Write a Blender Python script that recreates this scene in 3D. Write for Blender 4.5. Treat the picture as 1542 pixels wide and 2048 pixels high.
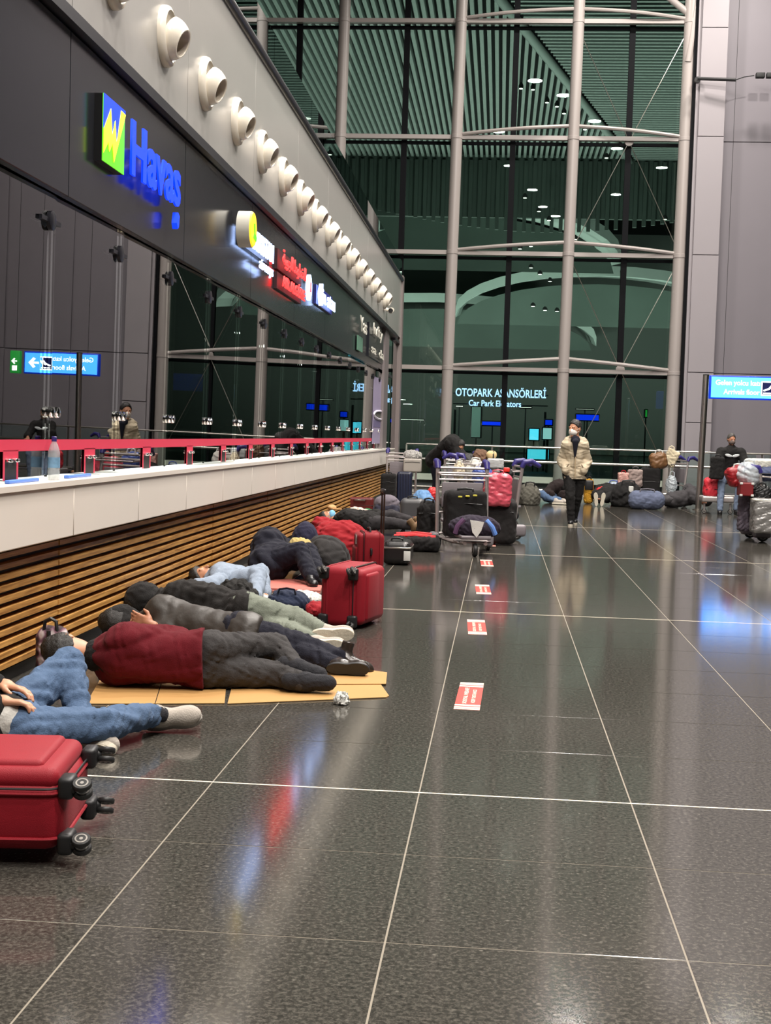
import bpy, math, random
import numpy as np
from mathutils import Matrix, Vector, Euler, Quaternion
for o in list(bpy.data.objects): bpy.data.objects.remove(o)
SC = bpy.context.scene; COL = SC.collection
RND = random.Random(7)
# ---------------------------------------------------------------- camera
F, CH, YAW, PITCH, ROLL = 2686.8, 1.36, .083413, .057717, .029244
RM = Matrix.Rotation(YAW, 3, 'Z') @ Matrix.Rotation(math.pi/2-PITCH, 3, 'X') @ Matrix.Rotation(ROLL, 3, 'Z')
cd = bpy.data.cameras.new('camera'); cam = bpy.data.objects.new('camera', cd); COL.objects.link(cam)
cam.matrix_world = Matrix.Translation((0, 0, CH)) @ RM.to_4x4()
cd.sensor_fit = 'VERTICAL'; cd.sensor_height = 24; cd.lens = F*24/2048; cd.clip_end = 500; cd.clip_start = .05
SC.camera = cam
# ---------------------------------------------------------------- world, lamps, exposure
def s2l(c): return tuple((v/12.92 if v <= .04045 else ((v+.055)/1.055)**2.4) for v in c)
def rgb(r, g, b): return s2l((r/255, g/255, b/255))
wd = bpy.data.worlds.new('night'); SC.world = wd; wd.use_nodes = True
bg = wd.node_tree.nodes['Background']; bg.inputs[0].default_value = (.10, .16, .15, 1); bg.inputs[1].default_value = .03
SC.view_settings.view_transform = 'Standard'; SC.view_settings.look = 'None'
SC.view_settings.exposure = 0; SC.view_settings.gamma = 1; SC.view_settings.use_curve_mapping = False
def lamp(loc, power, size, color=(1, .93, .86), target=None, sizey=None, spread=math.pi, shape='DISK'):
    l = bpy.data.lights.new('lamp', 'AREA'); l.energy = power; l.size = size; l.color = color; l.shape = shape; l.spread = spread
    if sizey: l.shape = 'RECTANGLE'; l.size_y = sizey
    o = bpy.data.objects.new('lamp', l); COL.objects.link(o); o.location = loc
    d = (Vector(target)-Vector(loc)) if target else Vector((0, 0, -1))
    o.rotation_euler = d.to_track_quat('-Z', 'Y').to_euler(); return o
LP = 900
for (x, y) in ((.8, 24), (1.9, 22), (3.3, 18), (4.6, 13), (1.2, 3), (1.9, -2), (2.7, -5), (6.5, 28), (7, 9), (5.5, 2), (0, 9), (-.5, 16)):
    lamp((x, y, 14), LP, .5)
for (x, y) in ((2.2, 33), (6.2, 33)): lamp((x, y, 14.5), LP*.5, .5)
for (x, y) in ((0, 105), (16, 112), (-10, 112)): lamp((x, y, 1), 3000, 3, (1, .97, .93), target=(x, y+3, 14))  # unseen lamps added low down to brighten the far bays
for y in (8, 15, 22, 29): lamp((-3.9, y, 2.68), 190, .6, (.95, 1, .93))  # lamps added in the office to brighten the view through the glass
# added lamps outside, out of view, lighting the built ceiling reflection
for (x, y) in ((-8, 60), (2, 75), (12, 60), (14, 95), (-4, 100)):
    lamp((x, y, 1.0), 2300, 3, (1, .97, .93), target=(x+1, y+6, 20))
# ---------------------------------------------------------------- helpers
def at(px, py, Y):
    d = RM @ Vector(((px-771)/F, -(py-1024)/F, -1)); return Vector((0, 0, CH)) + d*(Y/d.y)
def flr(px, py, z=0):
    d = RM @ Vector(((px-771)/F, -(py-1024)/F, -1)); return Vector((0, 0, CH)) + d*((z-CH)/d.z)
def new(name, me, mat=None, parent=None, loc=None):
    o = bpy.data.objects.new(name, me); COL.objects.link(o)
    if mat is not None and not me.materials: me.materials.append(mat)
    if parent: o.parent = parent
    if loc is not None: o.location = loc
    return o
def tag(o, label=None, cat=None, group=None, kind=None):
    if label: o['label'] = label
    if cat: o['category'] = cat
    if group: o['group'] = group
    if kind: o['kind'] = kind
    return o
def thing(name, label, cat, loc=(0, 0, 0), rz=0, group=None):
    o = bpy.data.objects.new(name, None); COL.objects.link(o); o.location = loc; o.rotation_euler = (0, 0, rz)
    o.empty_display_size = .1
    return tag(o, label, cat, group)
def copy_tree(o, parent=None):
    c = o.copy(); COL.objects.link(c)
    if parent: c.parent = parent
    for ch in list(o.children): copy_tree(ch, c)
    return c
def T(x, y, z): return Matrix.Translation((x, y, z))
def RX(a): return Matrix.Rotation(math.radians(a), 4, 'X')
def RY(a): return Matrix.Rotation(math.radians(a), 4, 'Y')
def RZ(a): return Matrix.Rotation(math.radians(a), 4, 'Z')
class MB:
    def __init__(s): s.v = []; s.f = []
    def add(s, v, f, M=None):
        n = len(s.v)
        s.v += [tuple(M @ Vector(p)) for p in v] if M is not None else [tuple(p) for p in v]
        s.f += [tuple(i+n for i in q) for q in f]; return s
    def box(s, x0, x1, y0, y1, z0, z1, M=None):
        return s.add([(x0,y0,z0),(x1,y0,z0),(x1,y1,z0),(x0,y1,z0),(x0,y0,z1),(x1,y0,z1),(x1,y1,z1),(x0,y1,z1)],
                     [(3,2,1,0),(4,5,6,7),(0,1,5,4),(1,2,6,5),(2,3,7,6),(3,0,4,7)], M)
    def rbox(s, c, size, r, M=None, n=3):   # rounded box
        h = [max(1e-4, a/2-r) for a in size]; v = []; f = []
        us = [(q, q*90+90*i/n) for q in range(4) for i in range(n+1)]
        vs = [(-1, -90+90*i/n) for i in range(n+1)] + [(1, 90*i/n) for i in range(n+1)]
        sg = [(1,1),(-1,1),(-1,-1),(1,-1)]; nu, nv = len(us), len(vs)
        for sz, b in vs:
            cb, sb = math.cos(math.radians(b)), math.sin(math.radians(b))
            for q, a in us:
                ca, sa = math.cos(math.radians(a)), math.sin(math.radians(a))
                v.append((c[0]+sg[q][0]*h[0]+r*cb*ca, c[1]+sg[q][1]*h[1]+r*cb*sa, c[2]+sz*h[2]+r*sb))
        for j in range(nv-1):
            for i in range(nu): f.append((j*nu+i, j*nu+(i+1)%nu, (j+1)*nu+(i+1)%nu, (j+1)*nu+i))
        f.append(tuple(range(nu-1, -1, -1))); f.append(tuple(range((nv-1)*nu, nv*nu)))
        return s.add(v, f, M)
    def tube(s, pts, r, n=10, M=None, closed=False):
        P = [Vector(p) for p in pts]; R = r if isinstance(r, (list, tuple)) else [r]*len(P); v = []; f = []; up = None; m = len(P)
        for i, p in enumerate(P):
            a = P[(i-1) % m] if (i > 0 or closed) else p; b = P[(i+1) % m] if (i < m-1 or closed) else p
            d = (b-a).normalized()
            if up is None: up = d.orthogonal().normalized()
            else:
                up = up - d*up.dot(d); up = up.normalized() if up.length > 1e-6 else d.orthogonal().normalized()
            w = d.cross(up)
            for k in range(n):
                t = 2*math.pi*k/n; v.append(p + (up*math.cos(t)+w*math.sin(t))*R[i])
        for i in range(m if closed else m-1):
            j = (i+1) % m
            for k in range(n): f.append((i*n+k, i*n+(k+1)%n, j*n+(k+1)%n, j*n+k))
        if not closed: f.append(tuple(range(n-1, -1, -1))); f.append(tuple(range((m-1)*n, m*n)))
        return s.add(v, f, M)
    def lathe(s, prof, n=24, M=None, cap=True):   # (r, z) profile about Z
        v = []; f = []; m = len(prof)
        for r, z in prof:
            for k in range(n): t = 2*math.pi*k/n; v.append((r*math.cos(t), r*math.sin(t), z))
        for i in range(m-1):
            for k in range(n): f.append((i*n+k, i*n+(k+1)%n, (i+1)*n+(k+1)%n, (i+1)*n+k))
        if cap: f.append(tuple(range(n-1, -1, -1))); f.append(tuple(range((m-1)*n, m*n)))
        return s.add(v, f, M)
    def prism(s, poly, z0, z1, M=None):
        n = len(poly); v = [(x, y, z0) for x, y in poly]+[(x, y, z1) for x, y in poly]
        f = [tuple(range(n-1, -1, -1)), tuple(range(n, 2*n))]+[(i, (i+1)%n, n+(i+1)%n, n+i) for i in range(n)]
        return s.add(v, f, M)
    def mesh(s, name, smooth=None):
        me = bpy.data.meshes.new(name); me.from_pydata(s.v, [], s.f); me.validate()
        if smooth is not None:
            me.shade_smooth()
            if smooth < 180: me.set_sharp_from_angle(angle=math.radians(smooth))
        me.update(); return me
    def build(s, name, mat, parent=None, loc=None, smooth=40): return new(name, s.mesh(name, smooth), mat, parent, loc)
_T = {}
def text(name, body, size, mat, parent=None, M=None, extrude=.01, align='LEFT', bold=0, space=1.0, fit=None):
    cu = bpy.data.curves.new(name, 'FONT'); cu.body = body; cu.size = size; cu.extrude = extrude; cu.align_x = align; cu.offset = bold
    cu.space_character = space; cu.resolution_u = 3
    o = bpy.data.objects.new(name, cu); COL.objects.link(o); bpy.context.view_layer.update()
    me = bpy.data.meshes.new_from_object(o.evaluated_get(bpy.context.evaluated_depsgraph_get())); bpy.data.objects.remove(o)
    if fit and len(me.vertices):       # scale the run to a given width and height
        xs = [v.co.x for v in me.vertices]; ys = [v.co.y for v in me.vertices]
        sx = fit[0]/max(1e-6, max(xs)-min(xs)); sy = fit[1]/max(1e-6, max(ys)-min(ys))
        me.transform(Matrix.Diagonal((sx, sy, 1, 1)) @ T(-min(xs), -min(ys), 0))
    if M is not None: me.transform(M)
    me.materials.clear(); return tag(new(name, me, mat, parent), kind='stuff')
# ---------------------------------------------------------------- materials
def nt(name):
    m = bpy.data.materials.new(name); m.use_nodes = True; t = m.node_tree; return m, t, t.nodes['Principled BSDF'], t.links
def mat(name, c, rough=.6, metal=0, spec=.5, nz=None, bump=0, bs=60, var=0, vs=8, emit=None, es=0, alpha=1, coat=0, sheen=0, trans=0):
    m, t, b, L = nt(name); c = tuple(c)
    b.inputs['Base Color'].default_value = (*c, 1); b.inputs['Roughness'].default_value = rough; b.inputs['Metallic'].default_value = metal
    b.inputs['Specular IOR Level'].default_value = spec; b.inputs['Coat Weight'].default_value = coat
    b.inputs['Sheen Weight'].default_value = sheen; b.inputs['Transmission Weight'].default_value = trans
    if alpha < 1: b.inputs['Alpha'].default_value = alpha
    if emit: b.inputs['Emission Color'].default_value = (*emit, 1); b.inputs['Emission Strength'].default_value = es
    if var or bump:
        tc = t.nodes.new('ShaderNodeTexCoord')
    if var:
        n = t.nodes.new('ShaderNodeTexNoise'); n.inputs['Scale'].default_value = vs; n.inputs['Detail'].default_value = 5; L.new(tc.outputs['Object'], n.inputs[0])
        r = t.nodes.new('ShaderNodeMix'); r.data_type = 'RGBA'
        r.inputs[6].default_value = (*[v*(1-var) for v in c], 1); r.inputs[7].default_value = (*[min(1, v*(1+var)) for v in c], 1)
        L.new(n.outputs[0], r.inputs[0]); L.new(r.outputs[2], b.inputs['Base Color'])
    if bump:
        n = t.nodes.new('ShaderNodeTexNoise'); n.inputs['Scale'].default_value = bs; n.inputs['Detail'].default_value = 4; L.new(tc.outputs['Object'], n.inputs[0])
        p = t.nodes.new('ShaderNodeBump'); p.inputs['Strength'].default_value = bump; p.inputs['Distance'].default_value = .01
        L.new(n.outputs[0], p.inputs['Height']); L.new(p.outputs[0], b.inputs['Normal'])
    return m
def emit(name, c, s):
    return mat(name, c, .5, emit=c, es=s)
def pane_mat(name, tint, refl, ior=1.5, rough=0.0):
    m, t, b, L = nt(name); t.nodes.remove(b); out = t.nodes['Material Output']
    tr = t.nodes.new('ShaderNodeBsdfTransparent'); tr.inputs[0].default_value = (*tint, 1)
    gl = t.nodes.new('ShaderNodeBsdfGlossy'); gl.inputs[0].default_value = (*refl, 1); gl.inputs['Roughness'].default_value = rough
    fr = t.nodes.new('ShaderNodeFresnel'); fr.inputs[0].default_value = ior
    mx = t.nodes.new('ShaderNodeMixShader'); L.new(fr.outputs[0], mx.inputs[0]); L.new(tr.outputs[0], mx.inputs[1]); L.new(gl.outputs[0], mx.inputs[2])
    L.new(mx.outputs[0], out.inputs[0]); return m
def granite():
    m, t, b, L = nt('polished black granite'); tc = t.nodes.new('ShaderNodeTexCoord')
    oi = t.nodes.new('ShaderNodeObjectInfo')
    off = t.nodes.new('ShaderNodeVectorMath'); off.operation = 'ADD'
    sc = t.nodes.new('ShaderNodeVectorMath'); sc.operation = 'SCALE'; sc.inputs[3].default_value = 50
    cx = t.nodes.new('ShaderNodeCombineXYZ'); L.new(oi.outputs['Random'], cx.inputs[0]); L.new(oi.outputs['Random'], cx.inputs[1])
    L.new(cx.outputs[0], sc.inputs[0]); L.new(tc.outputs['Object'], off.inputs[0]); L.new(sc.outputs[0], off.inputs[1])
    n = t.nodes.new('ShaderNodeTexNoise'); n.inputs['Scale'].default_value = 70; n.inputs['Detail'].default_value = 6; n.inputs['Roughness'].default_value = .75
    L.new(off.outputs[0], n.inputs[0])
    r = t.nodes.new('ShaderNodeValToRGB'); e = r.color_ramp.elements
    e[0].position = .34; e[0].color = (.014, .0132, .0115, 1); e[1].position = .66; e[1].color = (.115, .106, .090, 1)
    k = r.color_ramp.elements.new(.5); k.color = (.050, .0465, .040, 1)
    L.new(n.outputs[0], r.inputs[0])
    v = t.nodes.new('ShaderNodeTexVoronoi'); v.inputs['Scale'].default_value = 16; L.new(off.outputs[0], v.inputs[0])
    r2 = t.nodes.new('ShaderNodeValToRGB'); q = r2.color_ramp.elements; q[0].position = .0; q[0].color = (1, 1, 1, 1); q[1].position = .11; q[1].color = (0, 0, 0, 1)
    L.new(v.outputs[0], r2.inputs[0])
    mx = t.nodes.new('ShaderNodeMix'); mx.data_type = 'RGBA'; mx.inputs[7].default_value = (.30, .28, .24, 1); L.new(r.outputs[0], mx.inputs[6])
    m2 = t.nodes.new('ShaderNodeMath'); m2.operation = 'MULTIPLY'; m2.inputs[1].default_value = .5; L.new(r2.outputs[0], m2.inputs[0]); L.new(m2.outputs[0], mx.inputs[0])
    L.new(mx.outputs[2], b.inputs['Base Color']); b.inputs['Roughness'].default_value = .10; b.inputs['Specular IOR Level'].default_value = .45
    return m
def wood():
    m, t, b, L = nt('oak slat wood'); tc = t.nodes.new('ShaderNodeTexCoord'); mp = t.nodes.new('ShaderNodeMapping'); mp.inputs['Scale'].default_value = (30, 2.2, 40)
    L.new(tc.outputs['Object'], mp.inputs[0])
    oi = t.nodes.new('ShaderNodeObjectInfo'); ad = t.nodes.new('ShaderNodeVectorMath'); cx = t.nodes.new('ShaderNodeCombineXYZ')
    mm = t.nodes.new('ShaderNodeMath'); mm.operation = 'MULTIPLY'; mm.inputs[1].default_value = 37; L.new(oi.outputs['Random'], mm.inputs[0]); L.new(mm.outputs[0], cx.inputs[1])
    L.new(mp.outputs[0], ad.inputs[0]); L.new(cx.outputs[0], ad.inputs[1])
    n = t.nodes.new('ShaderNodeTexNoise'); n.inputs['Scale'].default_value = 1.6; n.inputs['Detail'].default_value = 6; L.new(ad.outputs[0], n.inputs[0])
    r = t.nodes.new('ShaderNodeValToRGB'); e = r.color_ramp.elements
    e[0].position = .3; e[0].color = (*rgb(146, 98, 46), 1); e[1].position = .72; e[1].color = (*rgb(216, 164, 92), 1); L.new(n.outputs[0], r.inputs[0])
    L.new(r.outputs[0], b.inputs['Base Color']); b.inputs['Roughness'].default_value = .45; return m
M = {}
M['granite'] = granite(); M['wood'] = wood()
M['grout'] = mat('light grout', rgb(132, 124, 110), .7)
M['joint'] = mat('pale expansion joint', rgb(225, 212, 190), .5)
M['dark'] = mat('matt black', (.012, .012, .013), .6)
M['black'] = mat('black plastic', (.010, .010, .011), .35)
M['toe'] = mat('dark plinth', (.02, .02, .02), .4)
M['counter'] = mat('white solid surface', rgb(226, 218, 208), .35, var=.03, vs=3)
M['wallw'] = mat('white lacquer wall', rgb(158, 156, 152), .2, spec=.35, var=.02, vs=2)
M['fascia'] = mat('anthracite gloss panel', rgb(36, 37, 42), .18, spec=.35)
M['strip'] = mat('black profile', (.015, .015, .02), .3)
M['white'] = mat('white painted steel', rgb(164, 156, 152), .4)
M['nozzle'] = mat('white gloss plastic', rgb(236, 228, 212), .22)
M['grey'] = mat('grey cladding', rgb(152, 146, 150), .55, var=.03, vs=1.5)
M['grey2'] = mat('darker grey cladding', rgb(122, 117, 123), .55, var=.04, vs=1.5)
M['mull'] = mat('black mullion', (.004, .0045, .006), .6, spec=.1)
M['steel'] = mat('brushed steel', rgb(210, 205, 196), .28, 1)
M['chrome'] = mat('chrome', (.8, .8, .78), .12, 1)
M['shop'] = pane_mat('storefront glass', (.90, .94, .92), (1, 1, 1), 2.8)
M['fac'] = pane_mat('green tinted facade glass', (.62, .73, .68), (.85, .95, .9), 1.55)
M['bal'] = pane_mat('smoked balustrade glass', (.22, .25, .25), (.9, .95, .95), 1.6)
M['rail_glass'] = pane_mat('clear balustrade glass', (.80, .88, .85), (.9, 1, .95), 1.3)
M['tape'] = mat('red film', rgb(214, 58, 84), .4)
M['inner'] = mat('dim office wall', rgb(84, 84, 76), .8)
M['slat'] = mat('reflected slat', rgb(160, 172, 166), .6); M['tymp'] = mat('dull reflected infill', rgb(78, 90, 84), .8, var=.3, vs=.25)
M['cavity'] = mat('reflected ceiling void', (.006, .008, .008), .9)
M['asphalt'] = mat('asphalt', (.05, .055, .052), .8)
M['bluelit'] = emit('blue letter light', (.0, .035, 1.0), 1.5)
M['whitelit'] = emit('cool white letter light', (.42, .58, 1), 4)
M['redlit'] = emit('red letter light', (1, .025, .025), 3.2)
M['yellowlit'] = emit('yellow light', (1, .62, .02), 1.2)
M['yel2'] = emit('lemon light', (1, .9, .03), 1.3)
M['greenlit'] = emit('green light', (.10, .55, .01), 1.0)
M['blueface'] = emit('blue sign face', (.05, .33, 1.0), 4)
M['cyanlit'] = emit('cyan screen', (.10, .62, .9), 2.4)
M['lampw'] = emit('lamp white', (1, .95, .85), 6)
M['exitgreen'] = emit('green exit face', (.02, .35, .05), 1)
M['dullw'] = mat('unlit white letter', rgb(200, 198, 186), .5)
exec_parts = []
# ================================================================ STRUCTURE
XG, XS, XC = -2.60, -2.52, -2.44        # glass, slat front, counter front
YE = 31.2                                # end of the counter
# floor: grout bed + granite tiles
fl = MB().box(-7, 30, -6, 37.2, -.2, -.0012).build('floor', M['grout'], smooth=None); tag(fl, kind='structure')
W, D = .80, .764
X0, Y0 = -.262, 5.05
def tile_mesh(w, d, g=.0055, c=.0006):
    x0, x1, y0, y1 = g/2, w-g/2, g/2, d-g/2; a = c
    return MB().add([(x0,y0,-.02),(x1,y0,-.02),(x1,y1,-.02),(x0,y1,-.02),(x0,y0,-a),(x1,y0,-a),(x1,y1,-a),(x0,y1,-a),(x0+a,y0+a,0),(x1-a,y0+a,0),(x1-a,y1-a,0),(x0+a,y1-a,0)],
      [(0,1,5,4),(1,2,6,5),(2,3,7,6),(3,0,4,7),(4,5,9,8),(5,6,10,9),(6,7,11,10),(7,4,8,11),(8,9,10,11)]).mesh('tile')
tm = tile_mesh(W, D); tm.materials.append(M['granite'])
YT = 17.3
jrows = range(-4, 16)
far = MB(); 
for j in range(-12, 42):
    y = Y0+j*D
    for i in range(-3, 36):
        x = X0+i*W
        vis = y > 2.0 and y+D < YT+.1 and x < .215*(y+D)+.2 and x+W > -.4*(y+D)-.2
        if vis and x > -3.4: new('tile', tm, None, fl, (x, y, 0))
        elif y < 37:
            g = .003; far.add([(x+g,y+g,0),(x+W-g,y+g,0),(x+W-g,y+D-g,0),(x+g,y+D-g,0),(x+g,y+g,-.01),(x+W-g,y+g,-.01),(x+W-g,y+D-g,-.01),(x+g,y+D-g,-.01)], [(0,1,2,3),(5,4,0,1)[::-1],(6,5,1,2)[::-1],(7,6,2,3)[::-1],(4,7,3,0)[::-1]])
tag(far.build('paving', M['granite'], fl, smooth=None), kind='stuff')
for j in (0, 7, 14, 21): 
    y = Y0+j*D; MB().box(-2.6, 20, y-.006, y+.006, -.01, .0006).build('expansion_joint', M['joint'], fl, smooth=None)
# slat wall
wl = MB().box(-2.9, -2.57, -1, YE, 0, .715).build('wall_left', M['dark'], smooth=None); tag(wl, kind='structure')
tag(MB().box(-2.66, -2.555, -1, YE, 0, .065).build('baseboard_left', M['toe'], smooth=None), kind='structure')
SEG = 1.4; NS = 11; ph = (.712-.075)/NS
sm = MB().add([(0,.001,0),(.05,.001,.006),(.05,.001,ph*.60),(0,.001,ph*.66),(0,SEG-.003,0),(.05,SEG-.003,.006),(.05,SEG-.003,ph*.60),(0,SEG-.003,ph*.66)],
    [(0,1,2,3),(7,6,5,4),(1,5,6,2),(3,2,6,7),(0,4,5,1)]).mesh('slat'); sm.materials.append(M['wood'])
k = 0; y = 7.57-SEG*4
while y < YE-.2:
    off = RND.uniform(-.006, .006)
    for i in range(NS): new('slat', sm, None, wl, (XS-.05+off, y, .075+i*ph+.004))
    y += SEG
# counter
ct = thing('service_counter', 'long white solid-surface counter running above the wooden slats', 'counter', (XC, 15, .72))
MB().box(-.42, .012, -16, YE-15, .295, .325).build('counter_top', M['counter'], ct, smooth=None)
y = 7.57-SEG*6
while y < YE:
    y1 = min(y+SEG, YE)
    MB().rbox((-.03, (y+y1)/2-15, .1475), (.06, y1-y-.004, .295), .006, n=1).build('front_panel', M['counter'], ct); y += SEG
MB().box(-.42, -.07, -16, YE-15, 0, .29).build('counter_body', M['dark'], ct, smooth=None)
# storefront glass
wn = MB().box(XG-.05, XG+.05, -1, YE, 2.66, 2.72).build('window_1', M['strip'], smooth=None); tag(wn, kind='structure')
PW = 1.375; panes = []
y = 7.54-PW*5; gm = MB().box(-.006, .006, .005, PW-.005, 1.07, 2.66).mesh('pane'); gm.materials.append(M['shop'])
eg = MB().box(-.007, .007, -.0045, .0045, 1.06, 2.66).mesh('glass_edge'); eg.materials.append(M['mull'])
clampm = MB().lathe([(.012,0),(.03,.005),(.034,.02),(.03,.035),(.014,.04)], 14, RY(90)).mesh('glass_clamp', 50); clampm.materials.append(M['chrome'])
darkc = MB().lathe([(.03,0),(.055,.006),(.055,.028),(.03,.034)], 16, RY(90)).box(0, .02, -.16, .16, -.012, .012).mesh('spider_fitting', 50); darkc.materials.append(M['strip'])
while y < YE-.5:
    p = new('pane', gm, None, wn, (XG+RND.uniform(-.001, .001), y, 0)); p.rotation_euler = (0, .0105+RND.uniform(-.001, .001), -.0065+RND.uniform(-.0015, .0015)); 
    new('glass_edge', eg, None, wn, (XG, y, 0))
    for s in (-1, 1): new('glass_clamp', clampm, None, wn, (XG+.024, y+s*.05, 1.43))
    new('spider_fitting', darkc, None, wn, (XG+.036, y-.12, 2.50))
    y += PW
# red film band with inverted-U frames around the speaking slots
tp = thing('red_film', 'red film band with small framed slots along the counter glass', 'film', (XG+.030, 15, 1.2))
MB().box(0, .002, -10, 12.9, .012, .075).build('film_band', M['tape'], tp, smooth=None)
fm = MB().box(0, .002, -.11, -.085, -.14, .02).box(0, .002, .085, .11, -.14, .02).box(0, .002, -.11, .11, -.03, .02).mesh('film_frame'); fm.materials.append(M['tape'])
sl = MB().box(-.002, .001, -.085, .085, -.14, -.03).mesh('slot'); sl.materials.append(M['dark'])
cl = MB().rbox((.012, 0, -.035), (.03, .05, .02), .006).mesh('clip', 50); cl.materials.append(M['chrome'])
for k in range(17):
    y = 6.9+1.37*k-15
    if y > 12.8: break
    new('film_frame', fm, None, tp, (0, y, 0)); new('slot', sl, None, tp, (0, y, 0)); new('clip', cl, None, tp, (0, y-.05, 0)); new('clip', cl, None, tp, (0, y+.05, 0))
# office behind the glass
tag(MB().box(-7, -6.8, -3, 33, 0, 4).build('wall_back', M['inner'], smooth=None), kind='structure')
tag(MB().box(-7, -2.62, -3, YE, 2.72, 2.8).build('ceiling', M['inner'], smooth=None), kind='structure')
# fascia
fa = MB().box(-2.75, -2.55, -3, 28.6, 2.66, 3.60).build('trim_1', M['fascia'], smooth=None); tag(fa, kind='structure')
y = 7.57-SEG*2*5
pm = MB().rbox((0, SEG, 3.125), (.05, SEG*2-.006, .93), .004, n=1).mesh('fascia_panel'); pm.materials.append(M['fascia'])
while y+2.8 < 28.7: new('fascia_panel', pm, None, fa, (-2.525, y, 0)); y += SEG*2
tag(MB().box(-2.62, -2.44, -3, YE, 3.60, 3.66).box(-2.55, -2.47, -3, YE, 3.66, 3.70).build('trim_2', M['strip'], smooth=None), kind='structure')
tag(MB().box(-2.75, -2.50, 28.6, 29.6, 1.06, 3.6).build('trim_3', mat('brown grey post', rgb(120, 112, 112), .4), smooth=None), kind='structure')
# upper wall with panel joints
uw = MB().box(-2.8, -2.535, -3, 32.6, 3.66, 5.08).build('wall_left', M['wallw'], smooth=None); tag(uw, kind='structure')
y = 7.57-SEG*2*4
while y < 32.5:
    y1 = min(y+2.8, 32.6); MB().rbox((-2.515, (y+y1)/2, 4.385), (.04, y1-y-.004, 1.37), .003, n=1).build('wall_panel', M['wallw'], uw); y += 2.8
tag(MB().tube([(-2.50, -3, 5.10), (-2.50, 32.65, 5.10)], .055, 12).build('trim_4', M['strip']), kind='structure')
bl = MB().box(-2.53, -2.49, -3, 32.6, 5.13, 5.17).build('window_3', M['strip'], smooth=None); tag(bl, kind='structure')
y = 3.0
while y < 32:
    MB().box(-2.516, -2.50, y+.01, min(y+2.8, 32.6)-.01, 5.17, 5.53).build('pane', M['bal'], bl, smooth=None); y += 2.8
# end post of the wall
tag(MB().box(-2.62, -2.46, 32.6, 33.0, 0, 5.2).build('trim_5', mat('end post', rgb(128, 118, 116), .35), smooth=None), kind='structure')
tag(MB().box(-2.64, -2.58, 30.2, 30.5, 0, 3.6).build('trim_6', M['mull'], smooth=None), kind='structure')
eg2 = MB().box(-2.62, -2.5, 31.3, 32.6, 3.55, 3.62).build('window_4', M['strip'], smooth=None); tag(eg2, kind='structure')
MB().box(-2.57, -2.555, 31.25, 32.6, .02, 3.55).build('pane', M['shop'], eg2, smooth=None)
# ---------------------------------------------------------------- facade
YF = 36.0
cols = [(-4.52, 'fourth white column from the right, cut off by the counter wall'), (-1.43, 'white steel facade column left of the car park sign'), (1.63, 'white steel facade column behind the walking man'), (4.52, 'rightmost white steel facade column next to the grey tower')]
for x, lab in cols:
    c = thing('steel_column', lab, 'column', (x, YF, 0))
    r = .15 if x < 4 else .17
    MB().tube([(-.05, 0, .0), (.055, 0, 14.5)], r, 20).build('shaft', M['white'], c)
    for z in (3.18, 6.23, 9.25, 12.26): MB().lathe([(r+.004, -.05), (r+.012, -.045), (r+.012, .045), (r+.004, .05)], 20, T(-.05+.105*z/14.5, 0, z)).build('collar', M['white'], c)
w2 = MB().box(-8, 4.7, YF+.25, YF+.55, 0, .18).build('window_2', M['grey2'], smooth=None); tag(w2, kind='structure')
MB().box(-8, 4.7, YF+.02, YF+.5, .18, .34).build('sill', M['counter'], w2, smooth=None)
for z in (3.18, 6.23, 9.25, 12.26):
    for i, (xa, xb) in enumerate(((-8, -4.52), (-4.52, -1.43), (-1.43, 1.63), (1.63, 4.52))):
        n = 10; up = []; L = xb-xa; sgn = 1
        MB().box(xa, xb, YF-.04, YF+.12, z-.055, z+.055).build('transom', M['white'], w2, smooth=None)
        hi = (0, .26) if i == 2 else ((.26, 0) if i == 3 else (0, 0))
        if hi != (0, 0):
            pts = [(xa+L*t/n, YF-.18*math.sin(math.pi*t/n), z+.06+hi[0]+(hi[1]-hi[0])*t/n) for t in range(n+1)]
            MB().tube(pts, .05, 8).build('brace', M['white'], w2)
        MB().box(xa, xb, YF+.25, YF+.33, z-.14, z-.06).build('transom', M['mull'], w2, smooth=None)
for x in (-5.7, -2.82, .07, 3.1): MB().box(x-.075, x+.075, YF+.20, YF+.36, .34, 15).build('mullion', M['mull'], w2, smooth=None)
xs = [-8, -5.7, -4.52, -2.82, -1.43, .07, 1.63, 3.1, 4.6]; zs = [.34, 3.18, 6.23, 9.25, 12.26, 15.3]
for i in range(8):
    for j in range(5): MB().box(xs[i]+.01, xs[i+1]-.01, YF+.29, YF+.305, zs[j]+.01, zs[j+1]-.01).build('pane', M['fac'], w2, smooth=None)
def cable(a, b): MB().tube([a, b], .011, 6).build('cable', M['steel'], w2)
for z0, z1 in ((9.25, 12.26), (6.23, 9.1), (3.3, 6.1), (.6, 3.1)): pass
for (cx_, cz, dz) in ((3.1, 9.2, 2.9), (3.1, 3.25, 2.9)):
    for sx in (-1, 1):
        for sz in (-1, 1): cable((cx_, YF+.1, cz), (cx_+sx*1.42, YF+.1, cz+sz*dz))
    MB().lathe([(.03, -.05), (.12, -.04), (.12, .04), (.03, .05)], 12, T(cx_, YF+.1, cz) @ RX(90)).build('cable_hub', M['white'], w2)
MB().tube([(3.3, YF, 13.4), (4.5, YF, 12.45)], .09, 10).build('brace', M['white'], w2)
MB().tube([(4.52, YF-.1, 11.2), (4.78, YF-.1, 13.5)], .1, 10).build('brace', M['white'], w2)
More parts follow.
